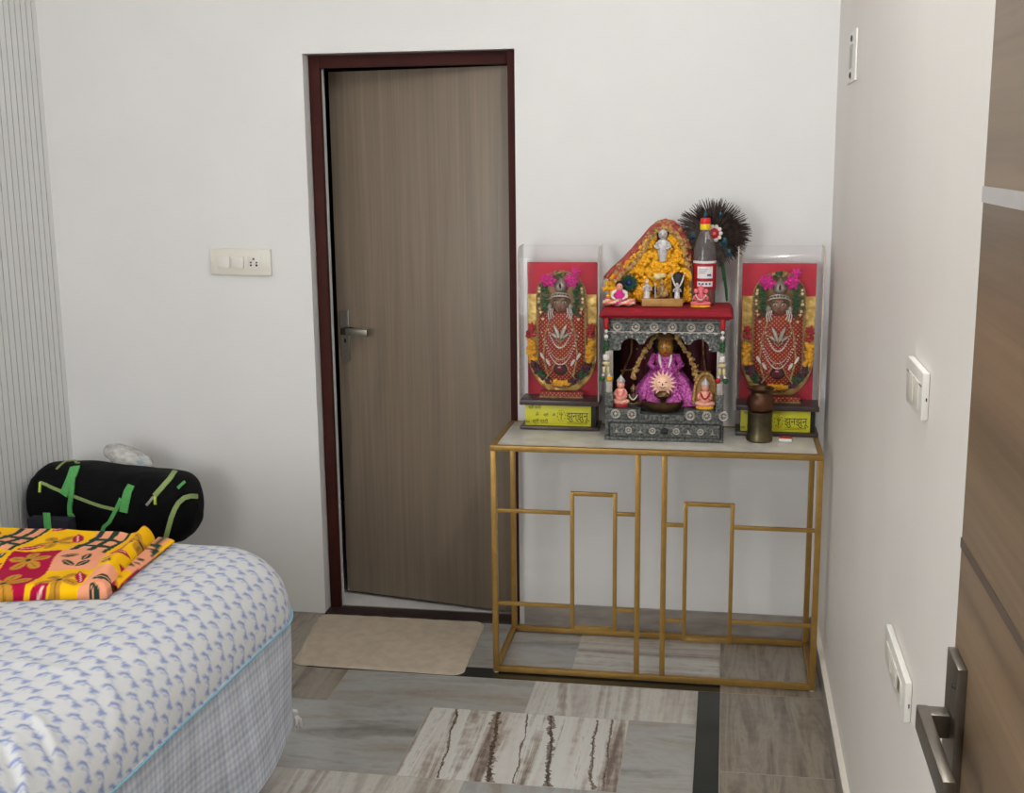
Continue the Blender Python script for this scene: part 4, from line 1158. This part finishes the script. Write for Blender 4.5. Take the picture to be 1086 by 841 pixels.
# peacock feather fan
FY = -.128; fc = at(756, 249, 1, FY)
fan = thing('feather_fan', 'round dark peacock feather fan standing behind the oil bottle', 'fan', (fc.x, FY, ZT))
b = MB()
for k in range(950):
    a_ = random.uniform(0, 2 * PI)
    if -2.0 < a_ - 0 < 0: pass
    dn = math.sin(a_); L_ = random.uniform(.092, .132) * (1 - .22 * max(0, -dn)) * (1 - .15 * max(0, math.cos(a_ - PI / 2)) * (random.random() < .3))
    r0 = random.uniform(0, .045); lean = random.uniform(-.18, .18)
    d = Vector((math.cos(a_), 0, math.sin(a_))); d2 = Vector((math.cos(a_ + lean), random.uniform(-.22, .05), math.sin(a_ + lean)))
    p1 = fc + d * r0 + Vector((0, random.uniform(-.018, .012), 0))
    b.tube([p1, p1 + d2 * (L_ - r0) * .6, p1 + d2 * (L_ - r0) + Vector((0, 0, -.006))], [.0018, .0017, .0008], 3, cap=False)
b.pillow(ell(fc.x, fc.z, .05, .05, 20), FY + .012, .016, 3)
b.build('feather_barbs', M_FEATH, fan, smooth=False)
b = MB()
for (px, py, r_) in ((749, 229, .013), (735, 251, .015), (768, 257, .014), (764, 228, .010), (773, 268, .011)):
    b = MB(); p = at(px, py, 1, FY - .022); b.m(M_TEAL).pillow(ell(p.x, p.z, r_ * .8, r_ * 1.25, 16), FY - .020, .005, 3)
    b.m(M_BLUE).pillow(ell(p.x, p.z - .002, r_ * .36, r_ * .5, 12), FY - .024, .003, 2)
    b.build('feather_eye', M_TEAL, fan)
b = MB(); hp = [at(px, py, 1, FY) for px, py in ((762, 262), (767, 285), (770, 306))] + [Vector((at(771, 320, 1, FY).x, FY, ZT + .001))]
b.tube(hp, [.010, .006, .005, .004], 8)
for k in range(40):
    v = random.uniform(0, .75); p = hp[0].lerp(hp[2], v); b.tube([p, p + Vector((random.uniform(-.022, .022) * (1 - v), random.uniform(-.01, .01), -.025))], [.0018, .0004], 3, cap=False)
b.build('feather_stem', M_FEATHG, fan)
fl_ = at(757.5, 247.5, 1, FY - .035)
b = MB()
for k in range(10):
    a_ = 2 * PI * k / 10; b.sph((fl_.x + .021 * math.cos(a_), fl_.y, fl_.z + .023 * math.sin(a_)), .0072, (1, .5, 1), 2)
bd = b.build('pearl_badge', M_PEARL, fan)
b = MB(); b.pillow(ell(fl_.x, fl_.z, .018, .020, 20), fl_.y + .002, .008, 4); b.build('red_disc', M_REDP, bd)
b = MB(); b.sph((fl_.x, fl_.y - .007, fl_.z), .006, (1, .6, 1), 2); b.build('pink_stud', M_PINK2, bd)

# ------------------------------------------------------------------ pot, tumbler, matchbox
PX, PY = -.229, -.268
ht = at(805, 436, 1, PY).z - TZ
b = MB(); b.lathe((PX, PY, TZ), [(.038, 0), (.043, .003), (.0435, .010), (.040, .02), (.040, ht - .012), (.0415, ht - .006), (.041, ht - .0005), (.036, ht)], 36)
b.lathe((PX, PY, TZ), [(.0408, .03), (.0415, .032), (.0408, .034)], 36); b.lathe((PX, PY, TZ), [(.0408, .045), (.0413, .047), (.0408, .049)], 36)
tag(b.build('tumbler', M_BRONZED), 'dull brass cylindrical tumbler under the copper pot, right end of table', 'tumbler')
z0 = TZ + ht + .0004
pot = thing('copper_pot', 'small round copper pot standing on the brass tumbler', 'pot', (PX, PY, z0))
b = MB(); b.lathe((PX, PY, z0), [(.030, 0), (.038, .006), (.0445, .022), (.0445, .036), (.040, .050), (.033, .058)], 36); b.build('belly', M_COPPER, pot)
b = MB(); b.lathe((PX, PY, z0), [(.033, .057), (.031, .064), (.034, .070), (.044, .075), (.0455, .078), (.043, .080), (.033, .076), (.028, .060), (.001, .058)], 36); b.build('neck_rim', M_BRASS, pot)
mp_ = at(833, 468, 2, TZ)
mx = thing('matchbox', 'tiny red and white matchbox beside the brass tumbler', 'matchbox', (mp_.x, mp_.y, TZ))
MX = Matrix.Translation((mp_.x, mp_.y, TZ)) @ Matrix.Rotation(-.1, 4, 'Z')
b = MB(); b.box(-.021, .021, -.012, .020, .0005, .0115, .0008, MX); b.build('tray', M_LABW, mx)
b = MB(); b.box(-.0215, .0215, -.0125, .0205, .0118, .0126, .0003, MX); b.build('sleeve_top', M_MATCH, mx)
# ------------------------------------------------------------------ bed
random.seed(31)
BX1, BY1, BX0, BY0, BZ, BR = -1.492, -1.13, -2.72, -3.25, .688, .172
BROT = -.045
def unrot(x, y):
    c, s_ = math.cos(-BROT), math.sin(-BROT); dx, dy = x - BX1, y - BY1; return BX1 + c * dx - s_ * dy, BY1 + s_ * dx + c * dy
def spin(o):
    c, s_ = math.cos(BROT), math.sin(BROT); dx, dy = o.location.x - BX1, o.location.y - BY1
    o.location.x, o.location.y = BX1 + c * dx - s_ * dy, BY1 + s_ * dx + c * dy; o.rotation_euler.z = BROT
BD = BR * PI / 2 + .015; BCR = .055        # drape length to the piping, inner corner radius
bed = thing('bed', 'low wooden bed with mattress under the blue and white sheet', 'bed', ((BX0 + BX1) / 2, (BY0 + BY1) / 2, 0))
def super_slab(x0, x1, y0, y1, z0, z1, r):
    b = MB(); b.box(x0, x1, y0, y1, z0, z1); bmesh.ops.bevel(b.bm, geom=list(b.bm.edges), offset=r, segments=5, profile=.5, affect='EDGES'); return b
super_slab(BX0 + .02, BX1 - .03, BY0 + .03, BY1 - .03, .345, BZ - .012, .17).build('mattress', M_MATT, bed)
b = MB(); b.box(BX0 + .03, BX1 - .09, BY0 + .05, BY1 - .13, .22, .345, .006); b.build('bed_frame', M_BEDW, bed)
for (x, y) in ((BX1 - .062, -1.53), (BX0 + .08, -1.53), (BX1 - .062, BY0 + .15), (BX0 + .08, BY0 + .15)):
    b = MB(); b.lathe((x, y, 0), [(.022, 0), (.026, .01), (.034, .20), (.036, .225)], 18); b.build('leg', M_BEDW, bed)

def drape(px, py):
    """unfolded sheet coordinate -> point on the bed"""
    ix, iy = BX1 - BR - BCR, BY1 - BR - BCR
    qx, qy = px - ix, py - iy
    if qx > 0 and qy > 0:
        l = math.hypot(qx, qy); d = l - BCR; dx, dy = (qx / l, qy / l) if l > 1e-9 else (1, 0)
    elif qx > qy: d = qx - BCR; dx, dy = 1, 0
    else: d = qy - BCR; dx, dy = 0, 1
    cl = d > BD
    d2 = min(d, BD)
    if d2 <= 0: x, y, z = px, py, BZ
    else:
        bx, by = px - dx * d, py - dy * d; a_ = min(d2 / BR, PI / 2); rest = max(0, d2 - BR * PI / 2)
        x, y, z = bx + dx * BR * math.sin(a_), by + dy * BR * math.sin(a_), BZ - BR * (1 - math.cos(a_)) - rest
    n_ = noise.noise(Vector((px * 2.2, py * 2.0, .3))) * .010 + noise.noise(Vector((px * 7, py * 4.5, 3))) * .0035
    return x, y, z + n_ * max(0, 1 - max(0, d2) / BD), d, cl
CRS = []
for (p, q, w_, h_) in (((34, 760), (64, 778), .010, -.010), ((30, 752), (68, 770), .014, .008), ((4, 786), (60, 850), .011, -.014), ((16, 776), (74, 846), .018, .010), ((104, 700), (152, 745), .020, .005), ((130, 720), (158, 800), .016, .004), ((0, 700), (90, 715), .022, .005), ((60, 660), (150, 690), .025, .004), ((180, 640), (225, 600), .02, .003)):
    a_, c_ = at(p[0], p[1], 2, BZ), at(q[0], q[1], 2, BZ); CRS.append(unrot(a_.x, a_.y) + unrot(c_.x, c_.y) + (w_, h_))
def creases(px, py):
    z = 0
    for (x0, y0, x1, y1, w_, h_) in CRS:
        ax, ay = x1 - x0, y1 - y0; t = max(0, min(1, ((px - x0) * ax + (py - y0) * ay) / (ax * ax + ay * ay)))
        dd = math.hypot(px - x0 - ax * t, py - y0 - ay * t)
        if dd < 4 * w_: z += h_ * math.exp(-(dd / w_) ** 2) * math.sin(PI * min(1, max(.12, .15 + .7 * t)))
    return z
def srgb_lin(a):
    a = a / 255.0; return np.where(a <= .04045, a / 12.92, ((a + .055) / 1.055) ** 2.4)
def set_pattern(ob, rgb):
    at_ = ob.data.color_attributes.new('pattern', 'FLOAT_COLOR', 'POINT')
    c = np.ones((len(rgb), 4), dtype=np.float32); c[:, :3] = srgb_lin(rgb); at_.data.foreach_set('color', c.ravel())
def print_sheet(P):
    x, y = P[:, 0], P[:, 1]; blue = np.zeros(len(P)); grey = np.zeros(len(P))
    A, B_ = .090, .033
    j0 = np.floor(y / B_)
    for dj in (-1, 0, 1):
        j = j0 + dj; off_ = np.where(np.mod(j, 2) == 0, 0, .045)
        i0 = np.floor((x - off_) / A)
        for di in (-1, 0, 1, 2):
            i = i0 + di; h = np.mod(np.sin(i * 12.9898 + j * 78.233) * 43758.5453, 1.0); h2 = np.mod(h * 17.3, 1)
            dx = x - (i * A + off_ + .006 * (h - .5)); dy = y - (j * B_ + .005 * (h2 - .5))
            for (ox, oy, r, k) in ((0, 0, .0062, .95), (.007, .005, .0052, .85), (-.006, .006, .0050, .8), (.001, -.008, .0048, .7)):
                blue += k * np.exp(-(((dx - ox) ** 2 + (dy - oy) ** 2) / r ** 2) ** 1.5)
            for (ax, ay, bx, by, r, k) in ((-.015, .010, -.028, .013, .0032, .8), (-.028, .013, -.037, .004, .0044, .85), (-.037, .004, -.039, -.006, .004, .7), (-.022, .004, -.026, -.002, .0034, .5), (.010, -.004, .017, -.010, .0028, .3)):
                ex, ey = bx - ax, by - ay; t = np.clip(((dx - ax) * ex + (dy - ay) * ey) / (ex * ex + ey * ey), 0, 1)
                blue += k * np.exp(-(((dx - ax - ex * t) ** 2 + (dy - ay - ey * t) ** 2) / r ** 2) ** 1.5)
            for (ox, oy, r, k) in ((.014, .010, .008, .5), (-.014, -.010, .007, .5), (-.004, .014, .006, .4)):
                grey += k * np.exp(-((dx - ox) ** 2 + (dy - oy) ** 2) / r ** 2)
    blue = np.clip(blue, 0, 1)[:, None]; grey = np.clip(grey, 0, 1)[:, None]
    base = np.array([212, 212, 212.])
    c = base * (1 - .30 * grey) + np.array([176, 182, 198.]) * .30 * grey
    return c * (1 - .70 * blue) + np.array([104, 120, 180.]) * .70 * blue
STEP = .0055
us = np.arange(BX0, BX1 + .22, STEP); vs_ = np.concatenate([np.arange(BY0 + .0, -2.75, .03), np.arange(-2.75, BY1 + .22, STEP)])
pts = []; unf = []; clp = []
for v in vs_:
    for u in us:
        x, y, z, d, cl = drape(u, v); pts.append((x, y, z + creases(u, v))); unf.append((u, v)); clp.append(d > BD + STEP * 1.5)
nu_, nv_ = len(us), len(vs_)
faces = [(j * nu_ + i, j * nu_ + i + 1, (j + 1) * nu_ + i + 1, (j + 1) * nu_ + i) for j in range(nv_ - 1) for i in range(nu_ - 1)
         if not (clp[j * nu_ + i] and clp[j * nu_ + i + 1] and clp[(j + 1) * nu_ + i + 1] and clp[(j + 1) * nu_ + i])]
used = sorted({k for f in faces for k in f}); re_ = {k: i for i, k in enumerate(used)}
sheet_o = Vector(((BX0 + BX1) / 2, (BY0 + BY1) / 2, BZ - .3))
sheet = thing('bed_sheet', 'white sheet printed with small blue flowers spread over the bed', 'bed sheet', sheet_o)
def py_mesh(name, verts, faces, material, parent):
    o = ORI[parent.name]; me = bpy.data.meshes.new(name)
    me.from_pydata([(x - o.x, y - o.y, z - o.z) for x, y, z in verts], [], faces); me.shade_smooth(); me.materials.append(material)
    ob = bpy.data.objects.new(name, me); COL.objects.link(ob); ob.parent = parent; ORI[name] = o; return ob
M_SHEET = attr_mat('printed_cotton_sheet', .9, .12, 300)
top = py_mesh('printed_panel', [pts[k] for k in used], [tuple(re_[k] for k in f) for f in faces], M_SHEET, sheet)
set_pattern(top, print_sheet(np.array([unf[k] for k in used])))
# edge path at the piping, from the near end round the far corner to the left wall
path = []
y = BY0
while y < BY1 - BR - BCR: path.append(((BX1, y), (1, 0))); y += .006
for a_ in np.linspace(0, PI / 2, 80): path.append(((BX1 - BR - BCR + (BR + BCR) * math.cos(a_), BY1 - BR - BCR + (BR + BCR) * math.sin(a_)), (math.cos(a_), math.sin(a_))))
x = BX1 - BR - BCR - .006
while x > BX0: path.append(((x, BY1), (0, 1))); x -= .006
ZP = BZ - BR - .015
b = MB(); b.tube([(p[0] + n_[0] * .004, p[1] + n_[1] * .004, ZP + .004 * noise.noise(Vector((i * .03, 1, 1)))) for i, (p, n_) in enumerate(path) if i % 3 == 0], .0034, 6)
b.build('blue_piping', M_TRIM, sheet)
V_ = []; PT = []; nz_ = 62; ZB = .172; cum = 0
for i, (p, n_) in enumerate(path):
    if i: cum += math.hypot(p[0] - path[i - 1][0][0], p[1] - path[i - 1][0][1])
    for j in range(nz_):
        t = j / (nz_ - 1); wv = t * (.022 * math.sin(cum * 9 + .6 * math.sin(cum * 3)) + .010 * noise.noise(Vector((cum * 5, t * 2, 9)))) + .012 * t
        zb_ = ZB + .012 * noise.noise(Vector((cum * 4, 0, 3)))
        V_.append((p[0] + n_[0] * wv, p[1] + n_[1] * wv, ZP - (ZP - zb_) * t)); PT.append((cum, t * (ZP - ZB)))
F_ = [(i * nz_ + j, i * nz_ + j + 1, (i + 1) * nz_ + j + 1, (i + 1) * nz_ + j) for i in range(len(path) - 1) for j in range(nz_ - 1)]
M_GING = attr_mat('checked_seersucker', .9, .35, 160)
sk = py_mesh('checked_valance', V_, F_, M_GING, sheet)
PT = np.array(PT); s_, t_ = PT[:, 0], PT[:, 1]
ln = lambda q, p_, w_: (np.abs(np.mod(q / p_, 1) - .5) > .5 - w_).astype(float)
chk = .5 * ln(s_, .020, .22) + .5 * ln(t_, .020, .22)
big = ((np.mod(s_ / .11, 1) < .5).astype(float) + (np.mod(t_ / .11, 1) < .5).astype(float)) / 2
col = np.array([214, 217, 223.])[None] * (1 - .13 * chk[:, None] - .07 * big[:, None]) + np.array([-10, -6, 5.])[None] * chk[:, None]
set_pattern(sk, col)
kp, kn = path[[i for i, (p, n_) in enumerate(path) if n_[0] < .8 and n_[0] > .5][0]]
b = MB(); k0 = Vector((kp[0] + .002, kp[1] - .004, .185))
b.sph(k0, .014, (1, 1, .8), 2, .12)
for q in range(5):
    d = Vector((random.uniform(-.01, .02), random.uniform(-.015, .01), -random.uniform(.035, .05))); b.tube([k0, k0 + d * .5 + Vector((.006, 0, 0)), k0 + d], [.006, .008, .004], 6)
b.build('corner_knot', M_MATT, sheet)
spin(bed); spin(sheet)

# ------------------------------------------------------------------ folded blanket
FR = Vector((at(165, 566, 1, -1.285).x, -1.285, BZ)); NR = at(114, 632, 2, BZ + .012)
NL = NR + Vector((-.80, -.16, 0)); FL = FR + Vector((-.75, .0, 0))
M_BLK = attr_mat('floral_blanket_print', .85, .15, 300)
nu_, nv_ = 230, 140; V_ = []; UV = []
def sheet_z(x, y):
    x, y = unrot(x, y); return drape(x, y)[2] + creases(x, y)
for j in range(nv_ + 1):
    v = j / nv_
    for i in range(nu_ + 1):
        u = i / nu_
        x = (NL.x * (1 - u) + NR.x * u) * (1 - v) + (FL.x * (1 - u) + FR.x * u) * v
        y = (NL.y * (1 - u) + NR.y * u) * (1 - v) + (FL.y * (1 - u) + FR.y * u) * v
        
        e = min(u / .02, (1 - u) / .02, v / .04, (1 - v) / .04, 1.0)
        hgt = .040 * (1 - (1 - e) ** 2) ** .5
        ridge_ = math.exp(-((u - .965) / .022) ** 2) * .014 * (.5 + v) + math.exp(-((u - .90) / .02) ** 2) * -.006
        wav = .007 * noise.noise(Vector((u * 7, v * 5, 2))) + .004 * math.sin(v * 9 + u * 5)
        V_.append((x, y, max(BZ - .012, min(sheet_z(x, y), BZ + .006)) + .002 + hgt + (ridge_ + wav) * e)); UV.append((u * .80, v * .40))
F_ = [(j * (nu_ + 1) + i, j * (nu_ + 1) + i + 1, (j + 1) * (nu_ + 1) + i + 1, (j + 1) * (nu_ + 1) + i) for j in range(nv_) for i in range(nu_)]
loop = [i for i in range(nu_ + 1)] + [j * (nu_ + 1) + nu_ for j in range(1, nv_ + 1)] + [nv_ * (nu_ + 1) + i for i in range(nu_ - 1, -1, -1)] + [j * (nu_ + 1) for j in range(nv_ - 1, 0, -1)]
F_.append(tuple(reversed(loop)))
blk = thing('folded_blanket', 'folded yellow and crimson floral blanket lying on the bed', 'blanket', ((NL.x + NR.x) / 2, (NR.y + FR.y) / 2, BZ))
top = py_mesh('blanket_fold', V_, F_, M_BLK, blk)
UV = np.array(UV)
def blanket_print(P):
    S = .128; x = .80 - P[:, 0] + .012 * np.sin(P[:, 1] * 21); y = P[:, 1] + .034 + .010 * np.sin(P[:, 0] * 17)
    ci, cj = np.floor(x / S + .45), np.floor(y / .134); fx, fy = -(x - (ci + .05) * S), y - (cj + .5) * .134
    near = np.array([1, 2, 0])[np.mod(ci, 3).astype(int)]; mid = np.array([3, 1, 0])[np.mod(ci, 3).astype(int)]; far = np.array([2, 4])[np.mod(ci, 2).astype(int)]
    kind = np.where(cj <= 0, near, np.where(cj == 1, mid, far)); fy = fy + np.where(cj <= 0, .008, 0)
    YEL, CRI, SAL, GRN, GLD, WHT = (np.array(c, float) for c in ((244, 186, 8), (172, 10, 60), (236, 158, 122), (36, 62, 48), (196, 138, 44), (240, 196, 190)))
    c = np.tile(YEL, (len(P), 1))
    def put(mask, colr): c[mask] = colr
    put(kind == 0, CRI); put(kind == 1, SAL)
    r = np.hypot(fx, fy); th = np.arctan2(fy, fx)
    def leaf(cx, cy, ang_, L_, W_):
        dx, dy = fx - cx, fy - cy; p = dx * math.cos(ang_) + dy * math.sin(ang_); q = -dx * math.sin(ang_) + dy * math.cos(ang_)
        return (np.abs(p) < L_) & (np.abs(q) < W_ * (1 - (p / L_) ** 2)), (np.abs(p) < L_ * .7) & (np.abs(q - .001) < W_ * .13)
    def bloom(k, R_, colr, ph):
        m_ = (r < R_ * np.abs(np.cos((th - ph) * 2.5)) ** .6) & k; put(m_, colr)
        vein_ = (np.abs(np.sin((th - ph) * 2.5)) < .16) & (r < R_ * .8) & k; put(vein_, colr * .72)
        put((r < R_ * .13) & k, GRN)
    k4 = kind == 4
    put(k4, SAL); put(k4 & ((np.abs(np.mod(fx + .5, .044) - .022) < .009) | (np.abs(np.mod(fy + .5, .050) - .025) < .008)), GRN)
    put(k4 & (np.abs(fx) > .052), YEL)
    bloom(kind == 0, .056, GLD, .3); 
    for (ang_, cx, cy) in ((.2, -.025, .02), (1.3, .022, .012), (2.4, -.02, -.026), (.9, .02, -.03)):
        m_, v_ = leaf(cx, cy, ang_, .026, .011); put(m_ & (kind == 1), GRN); put(v_ & (kind == 1), SAL)
    bloom(kind == 2, .050, GLD, 1.2)
    for (ang_, cx, cy) in ((.5, -.038, -.040), (2.1, .040, .030)):
        m_, v_ = leaf(cx, cy, ang_, .034, .014); put(m_ & (kind == 2), CRI); put(v_ & (kind == 2), WHT)
    for (ang_, cx, cy) in ((.4, -.025, .022), (.5, .024, -.022)):
        m_, v_ = leaf(cx, cy, ang_, .040, .017); put(m_ & (kind == 3), CRI); put(v_ & (kind == 3), WHT)
    for (ang_, cx, cy) in ((1.2, .040, .032), (2.3, -.044, -.036)):
        m_, v_ = leaf(cx, cy, ang_, .022, .010); put(m_ & (kind == 3), GRN); put(v_ & (kind == 3), WHT)
    return c
set_pattern(top, blanket_print(UV))
# lower fold peeping out on the right of the top fold
b = MB(); G = []
e0, e1 = NR + Vector((.002, .04, 0)), FR + Vector((.02, .0, -.02))
for j in range(40):
    v = j / 39; p = e0.lerp(e1, v); zz = sheet_z(p.x, p.y)
    wdt = .018 + .030 * v; r_ = []
    for k in range(10):
        a_ = PI * k / 9; r_.append((p.x - .014 + wdt * math.sin(a_), p.y + .004 * math.sin(v * 20), max(zz, BZ - .05) + .002 + .011 + .011 * -math.cos(a_)))
    G.append(r_)
V2 = [q for r_ in G for q in r_]; F2 = [(j * 10 + k, j * 10 + k + 1, (j + 1) * 10 + k + 1, (j + 1) * 10 + k) for j in range(39) for k in range(9)]
lf = py_mesh('lower_fold', V2, F2, M_BLK, blk); set_pattern(lf, blanket_print(np.array([(.5 + .1 * (k / 9) + .05, .4 * j / 39) for j in range(40) for k in range(10)])))
# ------------------------------------------------------------------ trunk, box, duffel bag, plastic bag
TRZ = .385
tk = thing('storage_trunk', 'plain wooden trunk against the back wall carrying the duffel bag', 'trunk', (-2.6, -.34, 0))
b = MB(); b.box(-2.845, -2.44, -.52, -.10, .02, TRZ - .05, .006); b.build('body', M_BEDW, tk)
b = MB(); b.box(-2.852, -2.432, -.528, -.095, TRZ - .05, TRZ, .008); b.build('lid', M_BEDW, tk)
nb0 = at(28, 550, 1, -.525)
b = MB(); b.box(nb0.x, nb0.x + .16, -.526, -.474, TRZ + .0005, nb0.z, .006)
tag(b.build('document_box', M_NAVY), 'navy blue flat box standing at the left end of the duffel bag', 'box')

A_ = at(36, 531, 1, -.30); B_ = at(211, 536, 1, -.335)
A_.y, B_.y = -.285, -.345
ax = (B_ - A_); LB = ax.length; ax.normalize()
side = Vector((0, 0, 1)).cross(ax).normalized() * -1      # towards the camera
upv = ax.cross(side) * -1
if upv.z < 0: upv = -upv
def prof_r(t):
    base = .136 * float(np.interp(t, [0, .12, .37, .67, .85, 1], [.84, .94, 1.05, .95, .89, .84]))
    capL = min(1, t / .14); capR = min(1, (1 - t) / .13)
    k = (1 - (1 - capL) ** 2.2) ** .5 * (1 - (1 - capR) ** 2.6) ** .5
    return base * k
def bag_pt(t, th, off_=0):
    r_ = prof_r(t) + off_; c, s_ = math.cos(th), math.sin(th); e_ = 2 / 2.5
    cx_ = math.copysign(abs(c) ** e_, c) * r_ * 1.0; sz_ = math.copysign(abs(s_) ** e_, s_) * r_ * 1.06
    n_ = .010 * noise.noise(Vector((t * 4, math.cos(th) * 1.4, math.sin(th) * 1.4))) + .004 * noise.noise(Vector((t * 13, math.cos(th) * 4, math.sin(th) * 4)))
    sag = -.010 * math.sin(PI * t)
    p = A_ + ax * (LB * t) + side * (cx_ + n_) + upv * (sz_ + n_ * .7 + sag + .012 * (1 - t))
    if p.z < TRZ + .002: p.z = TRZ + .002 + (p.z - TRZ - .002) * .0
    return p
bag = thing('duffel_bag', 'black duffel bag with green straps behind the bed in the corner', 'bag', (-2.58, -.31, TRZ))
ts = list(np.linspace(0, .16, 10)) + list(np.linspace(.19, .90, 34)) + list(np.linspace(.915, 1, 10))
G = [[bag_pt(t, 2 * PI * k / 56) for k in range(56)] for t in ts]
b = MB(); Vb = b.grid(G, closed_u=True); b._f(Vb[0][::-1]); b._f(Vb[-1])
bmesh.ops.recalc_face_normals(b.bm, faces=b.bm.faces)
BV = BVHTree.FromBMesh(b.bm); BVX = None
b.build('bag_body', M_BAG, bag)
def cast(px, py):
    d = ray(px, py); h = BV.ray_cast(CAM, d)
    if h[0] is None:
        n_ = BV.find_nearest(CAM + d * ((-.32 - CAM.y) / d.y)); return n_[0], n_[1]
    return h[0], (h[1] if h[1].dot(d) < 0 else -h[1])
def ribbon(pxs, width, lift, m, name, thick=.003, parent=bag, dense=5):
    P = []
    for (p, q) in zip(pxs, pxs[1:]):
        for s_ in range(dense): P.append((p[0] + (q[0] - p[0]) * s_ / dense, p[1] + (q[1] - p[1]) * s_ / dense))
    P.append(pxs[-1]); H = [cast(*p) for p in P]; b = MB(); rows_ = []
    for i, (p, n_) in enumerate(H):
        t = (H[min(i + 1, len(H) - 1)][0] - H[max(i - 1, 0)][0]).normalized(); s_ = t.cross(n_).normalized() * width / 2
        c = p + n_ * lift
        rows_.append([c - s_ - n_ * lift * .6, c - s_ + n_ * thick, c + n_ * thick * 1.2, c + s_ + n_ * thick, c + s_ - n_ * lift * .6])
    V_ = b.grid(rows_, closed_u=True); b._f(V_[0][::-1]); b._f(V_[-1])
    return b.build(name, m, parent)
ribbon([(43, 512), (50, 514.5), (60, 519), (78, 526), (95, 532.5), (108, 537), (121, 540)], .011, .001, M_LIME, 'zip')
ribbon([(43, 512), (43, 517), (42.5, 522)], .008, .003, M_LIMEP, 'zip_puller')
ribbon([(84, 488), (76, 489), (69, 490), (64, 494), (60, 498)], .009, .001, M_LIME, 'zip')
s1 = ribbon([(80, 496), (77, 505), (72, 516), (68.5, 525)], .036, .004, M_STRAP, 'strap_tab')
ribbon([(78, 508), (77, 522), (75, 537), (75.5, 545), (78, 547), (77, 555), (79, 563), (84, 569)], .017, .0065, M_STRAP, 'strap')
ribbon([(140, 515), (136, 522), (133, 533), (131.5, 543)], .030, .004, M_STRAP, 'strap_tab')
ribbon([(129, 529), (124, 540), (117, 553), (111, 558), (109, 563), (110, 570)], .013, .006, M_STRAP, 'strap')
sx0, sx1, sz1 = at(45.5, 545, 1, -.53).x, at(53, 545, 1, -.53).x, at(49, 544, 1, -.53).z
b = MB(); b.box(sx0, sx1, -.5305, -.5275, TRZ + .03, sz1, .0008); b.build('strap_end', M_STRAP, bag)
ribbon([(185.5, 500), (180, 508), (172, 517), (164, 526)], .018, .001, M_LIME, 'zip')
ribbon([(165, 526), (165, 530), (165.5, 535)], .009, .004, M_LIMEP, 'zip_puller')
ribbon([(163, 527), (160, 531), (156, 535.5)], .009, .003, M_OXIDP, 'zip_slider')
ribbon([(195, 511.5), (191, 515), (188, 518)], .010, .004, M_STRAP, 'loop_tab')
ribbon([(209, 526.5), (202, 526), (195, 528), (189, 533), (185, 540), (181.5, 549), (179, 559), (176, 570)], .017, .001, M_LIME, 'end_piping')

pc = at(139, 485, 1, -.20)
pl = thing('plastic_bag', 'crumpled translucent plastic bag lying on top of the duffel bag', 'bag', (pc.x, -.23, pc.z - .03))
b = MB(); rr_ = bmesh.ops.create_icosphere(b.bm, subdivisions=4, radius=1)
for v in rr_['verts']:
    c = v.co.copy(); n_ = noise.noise(c * 1.7 + Vector((3, 1, 2))) * .16 + abs(noise.noise(c * 2.6)) * .10
    k = 1 + n_; tilt_ = -.26
    q = Vector((c.x * .088 * k, c.y * .05 * k, c.z * .040 * k + .020 * max(0, -c.x) * max(0, c.z)))
    v.co = Vector((pc.x, -.215, pc.z)) + Vector((q.x, q.y, q.z - q.x * .22))
b.build('polythene', M_POLY, pl)
b = MB(); b.m(M_LABW).sph((pc.x + .02, -.215, pc.z - .008), .028, (1.3, .7, .7), 3, .1); b.m(M_TRIM).sph((pc.x + .048, -.225, pc.z - .012), .020, (1.3, .8, .8), 3, .1); b.m(M_LABW).sph((pc.x - .01, -.215, pc.z - .006), .018, (1.4, .8, .8), 2, .1)
b.build('packet', M_LABW, pl)

# ------------------------------------------------------------------ light
def area(name, loc, rot_, sx, sy, power, col_=(1, 1, 1)):
    l = bpy.data.lights.new(name, 'AREA'); l.shape = 'RECTANGLE'; l.size = sx; l.size_y = sy; l.energy = power; l.color = col_
    o = bpy.data.objects.new(name, l); COL.objects.link(o); o.location = loc; o.rotation_euler = rot_; return o
def bulb(name, loc, power, r=.05, col_=(1, 1, 1)):
    l = bpy.data.lights.new(name, 'POINT'); l.energy = power; l.shadow_soft_size = r; l.color = col_
    o = bpy.data.objects.new(name, l); COL.objects.link(o); o.location = loc; return o
for k in range(4):                                   # tube lamp high on the right wall
    bulb('tube_lamp_light', (-.062, -2.70 + .33 * k, 2.80), 10.0, .035, (.97, 1, 1))
area('rear_fill_light', (-2.3, YF + .05, 1.65), (PI / 2, 0, 0), 1.0, 1.6, 56, (.97, .99, 1))  # fill light added behind the camera, no window there
wd = bpy.data.worlds.new('World'); SC.world = wd; wd.use_nodes = True
wd.node_tree.nodes['Background'].inputs['Color'].default_value = (.6, .65, .7, 1)
wd.node_tree.nodes['Background'].inputs['Strength'].default_value = .12

# ------------------------------------------------------------------ camera
cam = bpy.data.cameras.new('camera'); cam.sensor_width = 36; cam.lens = 36 * FPX / 1086; cam.clip_start = .02
co = bpy.data.objects.new('camera', cam); COL.objects.link(co)
co.matrix_world = Matrix(((RC[0][0], RC[0][2], -RC[0][1], CAM.x), (RC[1][0], RC[1][2], -RC[1][1], CAM.y), (RC[2][0], RC[2][2], -RC[2][1], CAM.z), (0, 0, 0, 1)))
SC.camera = co
SC.view_settings.view_transform = 'Standard'; SC.view_settings.look = 'None'
SC.view_settings.exposure = 0; SC.view_settings.gamma = 1; SC.view_settings.use_curve_mapping = False
